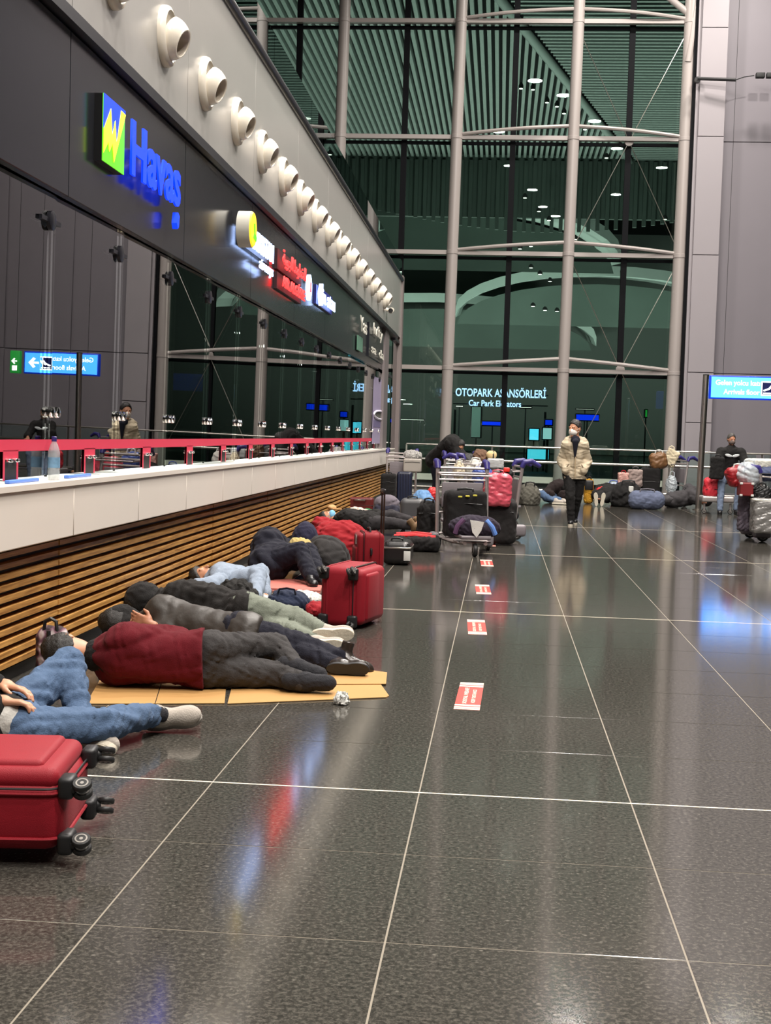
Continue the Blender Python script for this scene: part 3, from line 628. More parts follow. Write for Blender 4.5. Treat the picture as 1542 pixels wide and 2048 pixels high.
def head_blob(c, face, up, vox=.008, r=1.0, mouth=True):
    R = frame(face, up); c = np.array(c, float); L = lambda x, y, z: c+R@(np.array((x, y, z))*r)
    b = Blob(vox, .018)
    b.ell(L(-.012, 0, .018), np.array((.094, .074, .104))*r, R).ell(L(.022, 0, -.05), np.array((.066, .056, .070))*r, R, .03)   # skull, jaw
    b.ell(L(.072, 0, -.096), np.array((.022, .024, .018))*r, R)                                                  # chin
    b.cap(L(.088, 0, .012), L(.112, 0, -.028), .009*r, .013*r, .012)                                              # nose
    for s in (-1, 1):
        b.ell(L(.092, s*.031, .012), np.array((.016, .017, .011))*r, R, .012, True)                                # eye sockets
        b.ell(L(.078, s*.031, .010), np.array((.012, .014, .011))*r, R, .004)                                       # eyes
        b.cap(L(.088, s*.018, .030), L(.076, s*.05, .030), .008*r, .006*r, .01)                                     # brows
        b.ell(L(-.005, s*.078, .0), np.array((.020, .010, .032))*r, R, .006)                                        # ears
    if mouth: b.cap(L(.088, -.018, -.058), L(.088, .018, -.058), .007*r, .007*r, .006); b.cap(L(.094, -.02, -.066), L(.094, .02, -.066), .0035*r, .0035*r, .003, True)
    return b, R, L
def hair(L, R, m, parent, vox=.009, r=1.0, low=-.02, thick=.012):
    b = Blob(vox, .02, .006, .03, 3)
    b.ell(L(-.014, 0, .024), np.array((.094+thick, .074+thick, .104+thick))*r, R)
    n1 = R@np.array((.80, 0, -.60)); b.cut(n1, L(.048, 0, .050)); n2 = R@np.array((.30, 0, -1)); b.cut(n2, L(-.04, 0, low-.03))
    return b.build('hair', m, parent)
def hand(wr, d, palm, side, curl=.5, vox=.006, r=1.0, thumb=1):
    """wrist point, pointing direction, palm normal; side = +1 thumb towards +cross"""
    R = frame(d, palm); w = np.array(wr, float); L = lambda x, y, z: w+R@(np.array((x, y*side, z))*r)
    b = Blob(vox, .010)
    b.box(L(.055, 0, 0), np.array((.085, .078, .026))*r, .012*r, R).cap(L(-.03, 0, 0), L(.02, 0, 0), .026*r, .027*r, .02)
    for i, (y, l) in enumerate(((.030, .072), (.010, .080), (-.010, .074), (-.029, .058))):
        a = curl*(.8+.1*i); p0 = L(.088, y, 0); x, z = .088, 0; pts = [p0]
        for j, f in enumerate((.45, .32, .25)):
            th = a*(j+.6)*.8; x += l*f*math.cos(th); z += l*f*math.sin(th); pts.append(L(x, y*(1+.05*j), z))
        b.chain(pts, [.0098*r, .0090*r, .0082*r, .0070*r], .004)
    b.chain([L(.015, .030, .006), L(.050, .060, .016), L(.080, .066, .026)], [.015*r, .011*r, .009*r], .008)
    return b
def shoe(ankle, toe, up, name, mu, ms, parent, r=1.0, vox=.008, fold=0, laces=None, high=0):
    """ankle joint, toe direction, direction of the leg; the sole lies on the far side"""
    R = frame(toe, up); a = np.array(ankle, float); L = lambda x, y, z: a+R@(np.array((x, y, z))*r)
    b = Blob(vox, .03, fold, .05, 5)
    b.cap(L(-.03, 0, -.03), L(.02, 0, -.035), .040*r, .042*r).cap(L(.02, 0, -.035), L(.15, 0, -.045), .040*r, .036*r).ell(L(.135, 0, -.046), np.array((.068, .046, .034))*r, R)
    b.cap(L(-.005, 0, -.02), L(-.005, 0, .025+high), .036*r, .040*r)
    b.cut(R@np.array((0, 0, -1.)), L(0, 0, -.072)); b.cut(R@np.array((0, 0, 1.)), L(0, 0, .03+high))
    o = b.build(name, mu, parent)
    po = []
    for t in np.linspace(0, 2*math.pi, 29)[:-1]:
        x = .065+.142*math.cos(t); wd = .038+.012*max(0, math.cos(t*1)-.0)*1.0-.006*math.exp(-((x-.06)/.05)**2)
        y = wd*math.sin(t)*(1.05+.25*abs(math.cos(t))); po.append((x*r, y*r))
    Mx = Matrix.Translation(Vector(a-np.array(parent.location))) @ Matrix(R.tolist()).to_4x4()
    mb = MB().prism([(x*.985, y*.97) for x, y in po], -.098*r, -.092*r, Mx).prism(po, -.092*r, -.064*r, Mx)
    mb.build('sole', ms, o, smooth=50)
    if laces:
        m2 = MB()
        for i in range(4):
            x = .045+.022*i; z = -.005-.009*i; m2.tube([L(x, -.022, z)-np.array(parent.location), L(x+.006, 0, z+.006)-np.array(parent.location), L(x, .022, z)-np.array(parent.location)], .004*r, 6)
        m2.build('laces', laces, o)
    return o
def mask(L, R, m, parent, r=1.0, vox=.008):
    b = Blob(vox, .02); b.ell(L(.034, 0, -.05), np.array((.078, .062, .055))*r, R).ell(L(.075, 0, -.035), np.array((.045, .036, .042))*r, R)
    b.cut(R@np.array((-1., 0, 0)), L(.030, 0, 0)); b.cut(R@np.array((.2, 0, 1.)), L(.08, 0, .002))
    o = b.build('face_mask', m, parent)
    q = np.array(parent.location)
    MB().tube([L(.06, .058, -.02)-q, L(.0, .083, .01)-q, L(-.02, .082, 0)-q, L(.0, .078, -.03)-q, L(.05, .056, -.06)-q], .0025, 6).tube([L(.06, -.058, -.02)-q, L(.0, -.083, .01)-q, L(-.02, -.082, 0)-q, L(.0, -.078, -.03)-q, L(.05, -.056, -.06)-q], .0025, 6).build('ear_loop', m, o)
    return o
def body(label, J, skin, hd, hands=(), vox=.022, hv=.009, r=1.0, floor=.003):
    """one continuous figure: trunk, limbs, neck, head and hands in one mesh; J joints in metres"""
    b = Blob(vox, .04, floor=floor); g = lambda n: np.array(J[n], float)
    sc = (g('shL')+g('shR'))/2; hc = (g('hipL')+g('hipR'))/2
    b.cap(sc, hc, .095*r, .085*r).cap(g('shL'), g('shR'), .054*r).cap(g('hipL'), g('hipR'), .07*r).cap(sc, g('neck'), .07*r, .055*r)
    b.cap(g('neck'), hd[0], .052*r, .05*r)
    for s in 'LR':
        b.chain([g('sh'+s), g('el'+s), g('wr'+s)], [.044*r, .036*r, .027*r]); b.chain([g('hip'+s), g('kn'+s), g('an'+s)], [.062*r, .044*r, .032*r], .012); b.cap(g('an'+s), g('an'+s)+.06*nrm(g('toe'+s))-.045*nrm(g('kn'+s)-g('an'+s)), .028*r, .02*r)
    hb, R, L = head_blob(hd[0], hd[1], hd[2], hv, r)
    p = thing('tmp', None, None); p.location = tuple(np.array((hc[0], hc[1], 0)))
    o = b.build('person', skin, p, [hb]+list(hands)); o.parent = None; o.location = p.location; bpy.data.objects.remove(p)
    tag(o, label, 'person'); return o, L, R
def jacket(o, J, m, name='jacket', t=.02, vox=.014, fold=.012, wl=.12, seed=1, hem=None, r=1.0, floor=.004, k=.045, collar=True, down=.0, arms='LR', sleeve=1.0, extra=None):
    b = Blob(vox, k, fold, wl, seed, floor); g = lambda n: np.array(J[n], float)
    sc = (g('shL')+g('shR'))/2; hc = (g('hipL')+g('hipR'))/2; hc = hc+(hc-sc)*down
    b.cap(sc, hc, .105*r+t, .11*r+t).cap(g('shL'), g('shR'), .066*r+t); 
    hv = (g('hipR')-g('hipL'))*.8; b.cap(hc-hv/2, hc+hv/2, .095*r+t)
    if collar: b.cap(sc, sc+(g('neck')-sc)*.8, .07*r+t, .06*r+t*.7)
    for s in arms:
        w = g('el'+s)+(g('wr'+s)-g('el'+s))*sleeve; b.chain([g('sh'+s), g('el'+s), w], [.058*r+t, .048*r+t, .037*r+t])
    if extra: extra(b)
    if hem is not None: b.cut(*hem)
    return b.build(name, m, o)
def trousers(o, J, m, t=.014, vox=.014, fold=.009, wl=.11, seed=2, r=1.0, floor=.004, waist=None, k=.03, kl=.012):
    b = Blob(vox, k, fold, wl, seed, floor); g = lambda n: np.array(J[n], float)
    b.cap(g('hipL'), g('hipR'), .1*r+t)
    for s in 'LR': b.chain([g('hip'+s), g('kn'+s), g('an'+s)], [.09*r+t, .060*r+t, .040*r+t], kl)
    if waist is not None: b.cut(*waist)
    return b.build('trousers', m, o)
# ================================================================ PEOPLE
M['denim'] = fab('blue denim', rgb(80, 101, 130), var=.30, vs=6); M['denim2'] = fab('grey green denim', rgb(118, 124, 112), var=.22, vs=6)
M['charcoal'] = fab('charcoal denim', rgb(58, 56, 56), var=.25, vs=7); M['navy'] = fab('navy cloth', rgb(26, 27, 38)); M['blackcloth'] = fab('black cloth', rgb(30, 29, 29))
M['burg'] = fab('burgundy knit', rgb(92, 12, 24), bs=300, bump=.5, var=.2); M['leather'] = mat('worn black leather', rgb(56, 52, 48), .5, bump=.15, bs=60, var=.15, vs=5)
M['sock'] = fab('dark grey sock', rgb(42, 42, 46)); M['greyshoe'] = fab('light grey mesh shoe', rgb(176, 168, 158), var=.08); M['solew'] = mat('pale rubber sole', rgb(206, 198, 180), .6, bump=.4, bs=60)
M['shirtst'] = fab('white shirt', rgb(205, 205, 200)); M['paleblue'] = fab('pale grey blue cotton', rgb(138, 150, 166), var=.15)
M['cream'] = fab('cream quilted nylon', rgb(184, 170, 146), rough=.6, bump=.1); M['soled'] = mat('black rubber', (.012, .012, .012), .5)
M['redcloth'] = fab('red cloth', rgb(140, 26, 34))
# -- man in blue jeans, cut off by the left edge
J = dict(neck=(-2.28, 4.90, .16), shL=(-2.12, 4.86, .14), shR=(-2.34, 5.10, .15), elL=(-2.13, 5.04, .15), wrL=(-2.00, 5.20, .235), elR=(-2.30, 5.38, .14), wrR=(-2.06, 5.42, .265),
  hipL=(-1.88, 5.27, .115), hipR=(-2.02, 5.46, .125), knL=(-1.61, 5.44, .115), anL=(-1.50, 5.76, .095), knR=(-1.88, 5.80, .300), anR=(-1.76, 5.60, .09), toeL=(.9, .4, .1), toeR=(.9, -.3, 0))
hd = ((-2.36, 4.77, .16), (-.1, .25, 1), (-.6, -.75, .2))
h1 = hand((-2.04, 5.42, .268), (.96, -.16, -.16), (-.05, -.25, -1), 1, .45, .005, .98); h2 = hand((-1.98, 5.22, .24), (.93, .2, -.06), (.1, -.15, -1), -1, .55, .005, .98)
p1, L, R = body('person in blue jeans lying with one knee up beside the front red suitcase', J, M['skin'], hd, (h1, h2), r=.92)
hair(L, R, M['hair'], p1, .012)
jacket(p1, J, M['blackcloth'], t=.018, r=.9, hem=((.62, .6, 0), (-1.93, 5.34, 0)), sleeve=.95, fold=.01)
b = Blob(.012, .03, .006, .08, 8, .01); b.ell((-1.97, 5.24, .155), (.10, .075, .085)); b.build('shirt', mat('striped shirt', rgb(200, 198, 192), .8, bump=.3, bs=90), p1)
trousers(p1, J, M['denim'], r=.86, vox=.010, fold=.012, wl=.13, waist=((-.62, -.78, 0), (-2.02, 5.22, 0)))
shoe((-1.475, 5.80, .09), (.95, .25, .12), (-.3, -.80, .55), 'shoe', M['greyshoe'], mat('grey foam sole', rgb(158, 152, 144), .6, bump=.3), p1, .95, laces=M['shirtst'])
shoe((-1.70, 5.50, .06), (.93, -.3, .0), (-.1, .85, .5), 'shoe', M['greyshoe'], M['solew'], p1, .9, laces=M['shirtst'])
b = Blob(.008, .02, .003, .04, 1); b.cap((-1.56, 5.74, .10), (-1.46, 5.80, .088), .040, .036); b.build('sock', M['sock'], p1)
b = Blob(.008, .02, .003, .04, 1); b.cap((-1.78, 5.60, .10), (-1.70, 5.51, .065), .042, .040); b.build('sock', M['sock'], p1)
# -- man in the burgundy jumper, asleep on his side with his back to the camera
J = dict(neck=(-2.04, 6.84, .165), shL=(-1.90, 6.80, .245), shR=(-1.96, 6.86, .095), elL=(-1.70, 7.0, .22), wrL=(-1.88, 7.16, .14), elR=(-1.80, 7.12, .07), wrR=(-2.02, 7.14, .08),
  hipL=(-1.47, 6.90, .205), hipR=(-1.49, 6.90, .10), knL=(-1.17, 7.14, .20), anL=(-1.04, 6.98, .115), knR=(-1.13, 6.98, .075), anR=(-.99, 6.88, .06), toeL=(1, -.15, -.1), toeR=(1, .02, 0))
hd = ((-2.215, 6.82, .185), (.30, .93, .12), (-.95, .25, .10))
p2, L, R = body('person asleep on the side in a burgundy jumper on the cardboard', J, M['skin'], hd, r=1.0)
hair(L, R, M['hair'], p2, .008, low=-.03)
jacket(p2, J, M['burg'], 'jumper', t=.03, r=.98, vox=.011, fold=.014, wl=.20, seed=4, hem=((1, .12, .05), (-1.50, 6.9, 0)), collar=True)
b = Blob(.011, .03, .006, .06, 2); b.cap((-2.06, 6.84, .16), (-2.0, 6.84, .16), .085, .11); b.build('collar', M['blackcloth'], p2)
trousers(p2, J, M['charcoal'], r=.86, vox=.010, fold=.010, wl=.10, seed=6)
for a, d, s in (((-1.04, 6.98, .115), (1, -.25, -.18), 1), ((-.99, 6.88, .06), (1, .0, .0), 2)):
    a = V3(*a); d = nrm(d); b = Blob(.008, .03, .004, .04, s, .004); b.chain([a-d*.06, a+d*.02, a+d*.14], [.046, .046, .034]).ell(a+d*.12, (.06, .04, .034), frame(d, (0, 0, 1))); b.build('sock', M['sock'], p2)
# -- person in the leather jacket
J = dict(neck=(-2.12, 7.95, .17), shL=(-1.96, 7.82, .26), shR=(-2.0, 7.95, .11), elL=(-1.72, 7.72, .22), wrL=(-1.95, 7.70, .16), elR=(-1.85, 8.1, .08), wrR=(-2.0, 7.75, .08),
  hipL=(-1.47, 7.62, .20), hipR=(-1.49, 7.66, .10), knL=(-1.12, 7.66, .125), anL=(-.87, 7.60, .075), knR=(-1.08, 7.60, .075), anR=(-.90, 7.50, .055), toeL=(1, -.1, -.15), toeR=(1, .05, 0))
hd = ((-2.27, 8.0, .17), (.3, .9, .1), (-.95, .2, .05))
hh = hand((-2.0, 7.66, .215), (-.8, .1, .25), (0, 1, 0), 1, .5, .007, .9)
p3, L, R = body('person in a worn black leather jacket lying behind the burgundy jumper', J, M['skin2'], hd, (hh,), r=.93)
hair(L, R, M['hair'], p3, .010)
jacket(p3, J, M['leather'], t=.032, r=1.0, vox=.012, fold=.009, wl=.30, seed=9, hem=((1, 0, -.1), (-1.36, 7.6, 0)), down=.12)
b = Blob(.012, .03, .01, .08, 4); b.ell((-2.27, 8.02, .15), (.125, .12, .12)); b.cut((.4, .9, .1), (-2.2, 8.07, .2)); b.build('hood', M['blackcloth'], p3)
trousers(p3, J, M['navy'], r=.95, vox=.012, fold=.012, seed=3)
bl_ = mat('polished black leather', rgb(46, 40, 36), .22, bump=.2, bs=50)
shoe((-.84, 7.60, .095), (.95, -.22, -.22), (-.25, .25, .95), 'shoe', bl_, M['soled'], p3, .92, high=.05)
shoe((-.86, 7.46, .06), (1, .02, 0), (-.1, 1, .15), 'shoe', bl_, M['soled'], p3, .85, high=.02)
# -- person in the black hoodie with pale soles
J = dict(neck=(-2.27, 8.98, .19), shL=(-2.10, 8.80, .24), shR=(-2.12, 8.98, .12), elL=(-1.84, 8.72, .24), wrL=(-2.06, 8.9, .26), elR=(-1.9, 9.1, .1), wrR=(-2.1, 9.0, .1),
  hipL=(-1.62, 8.60, .20), hipR=(-1.63, 8.66, .105), knL=(-1.28, 8.56, .15), anL=(-1.10, 8.36, .115), knR=(-1.28, 8.42, .075), anR=(-1.13, 8.30, .06), toeL=(1, 0, 0), toeR=(1, 0, 0))
hd = ((-2.40, 9.0, .17), (.1, .95, .2), (-.95, .1, .1))
p4, L, R = body('person in a black hoodie and grey green jeans lying with pale shoe soles showing', J, M['skin'], hd, r=.93)
hair(L, R, M['hair'], p4, .012)
b = Blob(.012, .03, .008, .08, 4); b.ell((-2.40, 9.0, .17), (.13, .125, .13)); b.cut((.2, .95, .1), (-2.3, 9.07, .2)); b.build('hood', M['blackcloth'], p4)
jacket(p4, J, fab('black brown hoodie cloth', rgb(34, 32, 31)), 'hoodie', t=.03, r=1.0, vox=.013, fold=.016, wl=.18, seed=11, hem=((1, 0, 0), (-1.58, 8.6, 0)))
trousers(p4, J, M['denim2'], r=.95, vox=.012, fold=.012, seed=8)
shoe((-1.07, 8.38, .115), (.98, .05, .02), (-.1, .97, .2), 'shoe', M['greyshoe'], M['solew'], p4, .95)
shoe((-1.10, 8.27, .058), (.98, .02, -.02), (-.1, .97, .12), 'shoe', M['greyshoe'], M['solew'], p4, .93)
# -- person under the pale blue hooded top
J = dict(neck=(-2.34, 10.85, .14), shL=(-2.22, 10.70, .18), shR=(-2.24, 10.95, .14), elL=(-2.2, 10.5, .13), wrL=(-2.33, 10.35, .13), elR=(-2.1, 11.0, .1), wrR=(-2.0, 10.8, .1),
  hipL=(-2.10, 10.70, .13), hipR=(-2.10, 10.86, .13), knL=(-1.90, 10.62, .20), anL=(-1.86, 10.30, .06), knR=(-1.92, 10.85, .2), anR=(-1.84, 10.6, .06), toeL=(.4, -.9, 0), toeR=(.4, -.9, 0))
hd = ((-2.40, 10.9, .14), (.1, -.2, 1), (-.9, .2, .1))
p5, L, R = body('person curled up in pale grey blue clothes behind the black hoodie', J, M['skin'], hd, (hand((-2.33, 10.36, .14), (.1, -.9, -.2), (0, 0, -1), 1, .5, .008, .9),), r=.88, vox=.025, hv=.012)
hair(L, R, M['hair'], p5, .014)
jacket(p5, J, M['paleblue'], 'top', t=.02, r=.85, vox=.016, fold=.014, wl=.14, seed=13)
trousers(p5, J, M['paleblue'], r=.85, vox=.016, fold=.014, seed=14)
for a in ((-1.86, 10.30, .055), (-1.84, 10.58, .055)): shoe(a, (.4, -.9, 0), (0, .1, 1), 'shoe', M['shirtst'], M['solew'], p5, .62, .012)
# -- person in dark padded clothes, curled with back turned
J = dict(neck=(-2.16, 12.45, .30), shL=(-2.10, 12.25, .32), shR=(-2.12, 12.55, .25), elL=(-1.95, 12.1, .22), wrL=(-1.8, 12.2, .2), elR=(-1.9, 12.6, .2), wrR=(-1.7, 12.4, .18),
  hipL=(-2.08, 12.0, .17), hipR=(-2.05, 12.2, .16), knL=(-1.76, 11.95, .29), anL=(-1.62, 11.70, .09), knR=(-1.72, 12.2, .26), anR=(-1.58, 11.9, .09), toeL=(.3, -1, 0), toeR=(.3, -1, 0))
hd = ((-2.06, 12.62, .26), (.6, .5, -.5), (.1, .8, .6))
p6, L, R = body('person curled up in a padded dark navy coat on a pink mat', J, M['skin2'], hd, r=.93, vox=.025, hv=.014)
hair(L, R, M['hair'], p6, .014)
jacket(p6, J, M['navy'], 'coat', t=.06, r=1.0, vox=.018, fold=.022, wl=.22, seed=15, down=.1)
trousers(p6, J, M['navy'], r=1.0, t=.02, vox=.016, fold=.014, seed=16)
for a in ((-1.62, 11.66, .085), (-1.56, 11.84, .085)): shoe(a, (.35, -.95, 0), (0, .1, 1), 'shoe', M['black'], M['soled'], p6, .9, .012)
# -- person with boots lying by the far luggage
J = dict(neck=(-2.20, 18.35, .17), shL=(-2.05, 18.2, .22), shR=(-2.06, 18.5, .16), elL=(-1.8, 18.1, .16), wrL=(-1.6, 18.2, .24), elR=(-1.85, 18.6, .2), wrR=(-1.65, 18.4, .26),
  hipL=(-1.72, 18.05, .16), hipR=(-1.72, 18.25, .16), knL=(-1.40, 18.0, .17), anL=(-1.15, 17.9, .15), knR=(-1.45, 18.25, .26), anR=(-1.15, 18.1, .2), toeL=(.5, -.2, .8), toeR=(.5, -.2, .8))
hd = ((-2.33, 18.4, .19), (.2, -.1, 1), (-1, .1, .2))
p8, L, R = body('person in dark clothes and brown boots lying by the dark red trunk', J, M['skin'], hd, r=.95, vox=.028, hv=.014)
hair(L, R, M['hair'], p8, .016); mask(L, R, mat('light blue mask', rgb(120, 180, 216), .7), p8, vox=.014)
jacket(p8, J, M['blackcloth'], t=.03, r=1.0, vox=.02, fold=.018, seed=17)
trousers(p8, J, fab('dark grey cloth', rgb(50, 48, 50)), r=1.0, vox=.018, fold=.012, seed=18)
bt = mat('brown suede', rgb(104, 80, 52), .8, bump=.3)
for a in ((-1.10, 17.86, .15), (-1.04, 18.0, .17)): shoe(a, (.55, -.25, .45), (-.8, .1, .3), 'boot', bt, mat('tan rubber', rgb(120, 92, 62), .7), p8, 1.15, .014, high=.07)
# -- walking man in the cream coat
J = dict(neck=(1.20, 21.72, 1.38), shL=(1.325, 21.74, 1.27), shR=(1.075, 21.70, 1.27), elL=(1.40, 21.82, 1.03), wrL=(1.345, 21.60, .88), elR=(1.0, 21.80, 1.03), wrR=(1.055, 21.60, .88),
  hipL=(1.30, 21.72, .80), hipR=(1.12, 21.70, .80), knL=(1.27, 21.74, .44), anL=(1.235, 21.92, .10), knR=(1.145, 21.55, .44), anR=(1.165, 21.56, .085), toeL=(.1, -1, -.2), toeR=(-.1, -1, 0))
hd = ((1.185, 21.70, 1.535), (-.62, -.78, -.04), (0, .02, 1))
pm_, L, R = body('person in a cream padded coat and white mask walking across the hall', J, M['skin'], hd, r=1.12, vox=.018, hv=.007)
hair(L, R, M['hair'], pm_, .007, r=1.12, low=.03, thick=.010); mask(L, R, M['maskw'], pm_, r=1.12, vox=.006)
def quilt(b):
    b.cap((1.09, 21.72, 1.34), (1.31, 21.74, 1.34), .07, .07, .03).ell((1.2, 21.84, 1.34), (.17, .10, .09), None, .03)   # hood lying on the shoulders
cm = M['cream']; t_ = cm.node_tree; bs = t_.nodes['Principled BSDF']; tc_ = t_.nodes.new('ShaderNodeTexCoord'); sp_ = t_.nodes.new('ShaderNodeSeparateXYZ'); wv = t_.nodes.new('ShaderNodeMath'); wv.operation = 'MULTIPLY'; wv.inputs[1].default_value = math.pi/.15
sn = t_.nodes.new('ShaderNodeMath'); sn.operation = 'SINE'; ab = t_.nodes.new('ShaderNodeMath'); ab.operation = 'ABSOLUTE'; bp = t_.nodes.new('ShaderNodeBump'); bp.inputs['Strength'].default_value = .35; bp.inputs['Distance'].default_value = .04
t_.links.new(tc_.outputs['Object'], sp_.inputs[0]); t_.links.new(sp_.outputs[2], wv.inputs[0]); t_.links.new(wv.outputs[0], sn.inputs[0]); t_.links.new(sn.outputs[0], ab.inputs[0]); t_.links.new(ab.outputs[0], bp.inputs['Height']); t_.links.new(bp.outputs[0], bs.inputs['Normal'])
jk = jacket(pm_, J, cm, 'coat', t=.030, r=.93, vox=.011, fold=.010, wl=.14, seed=21, hem=((0, 0, -1), (0, 0, .735)), floor=None, down=.10, extra=quilt, collar=False)
q = np.array(pm_.location)
b = Blob(.009, .02); b.cap((1.195, 21.56, 1.33), (1.195, 21.545, 1.08), .05, .012); b.ell((1.195, 21.62, 1.36), (.075, .06, .07)); b.build('dark_top', M['navy'], pm_)
MB().tube([V3(1.20, 21.545, 1.10)-q, V3(1.20, 21.525, .95)-q, V3(1.205, 21.53, .76)-q], .009, 8).build('zip', mat('tan zip', rgb(170, 150, 120), .5), pm_)
for s in (-1, 1): MB().tube([V3(1.2+s*.10, 21.54, .97)-q, V3(1.2+s*.165, 21.57, .87)-q], .008, 6).build('pocket', mat('pocket shadow seam', rgb(120, 105, 85), .7), pm_)
trousers(pm_, J, M['blackcloth'], r=.92, vox=.012, fold=.010, floor=None, seed=22)
for a, d, u in (((1.235, 21.92, .11), (.08, -1, -.12), (0, .1, 1)), ((1.165, 21.56, .088), (-.08, -1, 0), (0, 0, 1))): shoe(a, d, u, 'shoe', M['black'], M['solew'], pm_, .95, .009, laces=M['shirtst'], high=.06)
# -- seated man in the black T-shirt
J = dict(neck=(4.55, 27.05, 1.31), shL=(4.74, 27.02, 1.20), shR=(4.36, 27.02, 1.20), elL=(4.82, 26.85, .97), wrL=(4.72, 26.6, .93), elR=(4.26, 26.86, .97), wrR=(4.30, 26.58, .92),
  hipL=(4.66, 27.1, .74), hipR=(4.46, 27.1, .74), knL=(4.66, 26.55, .62), anL=(4.60, 26.5, .12), knR=(4.32, 26.6, .60), anR=(4.27, 26.35, .10), toeL=(.2, -1, -.2), toeR=(-.1, -1, -.1))
hd = ((4.545, 27.02, 1.455), (.25, -.95, -.1), (0, .05, 1))
ps, L, R = body('person in a black printed T-shirt and jeans sitting right of the steel pole', J, M['skin2'], hd, (hand((4.30, 26.58, .92), (-.1, -.9, .2), (0, 0, -1), 1, .7, .010, .95), hand((4.72, 26.6, .93), (-.3, -.9, 0), (0, 0, -1), -1, .5, .010, .95)), r=.95, vox=.022, hv=.010)
hair(L, R, M['hairg'], ps, .012, thick=.004); mask(L, R, fab('grey mask', rgb(110, 96, 90)), ps, vox=.009)
jacket(ps, J, M['blackcloth'], 't_shirt', t=.025, r=1.05, vox=.016, fold=.008, floor=None, sleeve=.15, hem=((0, 0, -1), (0, 0, .70)))
b = Blob(.01, .0); 
for s in (-1, 1): b.ell((4.55+s*.07, 26.885, 1.13+.012), (.075, .012, .032), frame((1, 0, s*.25), (0, 0, 1)))
b.build('print', fab('pale shirt print', rgb(200, 205, 206)), ps)
trousers(ps, J, fab('grey blue denim', rgb(92, 104, 124)), r=.95, vox=.016, fold=.01, floor=None, seed=24)
for a, d in (((4.60, 26.5, .10), (.1, -1, 0)), ((4.27, 26.35, .09), (-.15, -1, 0))): shoe(a, d, (0, .1, 1), 'shoe', M['black'], M['soled'], ps, .95, .012)
st = thing('folding_stool', 'dark seat hidden under the man in the black T-shirt', 'stool', (4.56, 27.15, 0))
MB().rbox((0, 0, .60), (.42, .40, .06), .02).build('seat', M['black'], st)
for sx in (-1, 1):
    for sy in (-1, 1): MB().tube([(sx*.17, sy*.16, 0), (sx*.17, sy*.16, .58)], .015, 8).build('leg', M['steel'], st)
#PART4
# ================================================================ LUGGAGE
M['red1'] = fab('crimson nylon', rgb(140, 16, 32), rough=.6, bump=.2, bs=400, var=.08, spec=.3); M['red2'] = fab('dark red nylon', rgb(128, 20, 30), rough=.6, bump=.2, bs=400, var=.1)
M['trim'] = mat('black trim', (.012, .012, .013), .45); M['rub'] = mat('black rubber wheel', (.015, .015, .015), .5); M['hub'] = mat('grey plastic hub', rgb(150, 146, 140), .4)
M['kraft'] = mat('brown cardboard', rgb(176, 134, 78), .8, var=.08, vs=6); M['clear'] = mat('clear plastic film', rgb(200, 210, 216), .25, spec=.6, alpha=.55, bump=.4, bs=14)
M['pinkbag'] = mat('pink plastic bag', rgb(206, 84, 100), .3, bump=.8, bs=16, var=.35, vs=12); M['purple'] = mat('purple plastic', rgb(52, 46, 110), .35); M['galv'] = mat('galvanised trolley steel', rgb(176, 168, 166), .4, .6)
M['greyh'] = mat('grey plastic housing', rgb(120, 114, 118), .5); M['silver'] = mat('crinkled silver wrap', rgb(150, 148, 146), .3, .4, bump=.9, bs=18)
def wheel(parent, Mx, r=.032, w=.022):
    a = MB().lathe([(r*.55, -w/2), (r*.92, -w/2), (r, -w*.3), (r, w*.3), (r*.92, w/2), (r*.55, w/2)], 20, Mx @ RX(90)).build('wheel', M['rub'], parent)
    hb = MB().lathe([(r*.5, -w*.55), (r*.66, -w*.55), (r*.66, w*.55), (r*.5, w*.55)], 18, Mx @ RX(90), cap=False).lathe([(.001, -w*.52), (r*.2, -w*.52), (r*.2, w*.52), (.001, w*.52)], 10, Mx @ RX(90))
    for k in range(3): hb.box(-r*.1, r*.1, -w*.45, w*.45, 0, r*.58, Mx @ RY(120*k))
    hb.build('hub', M['hub'], a)
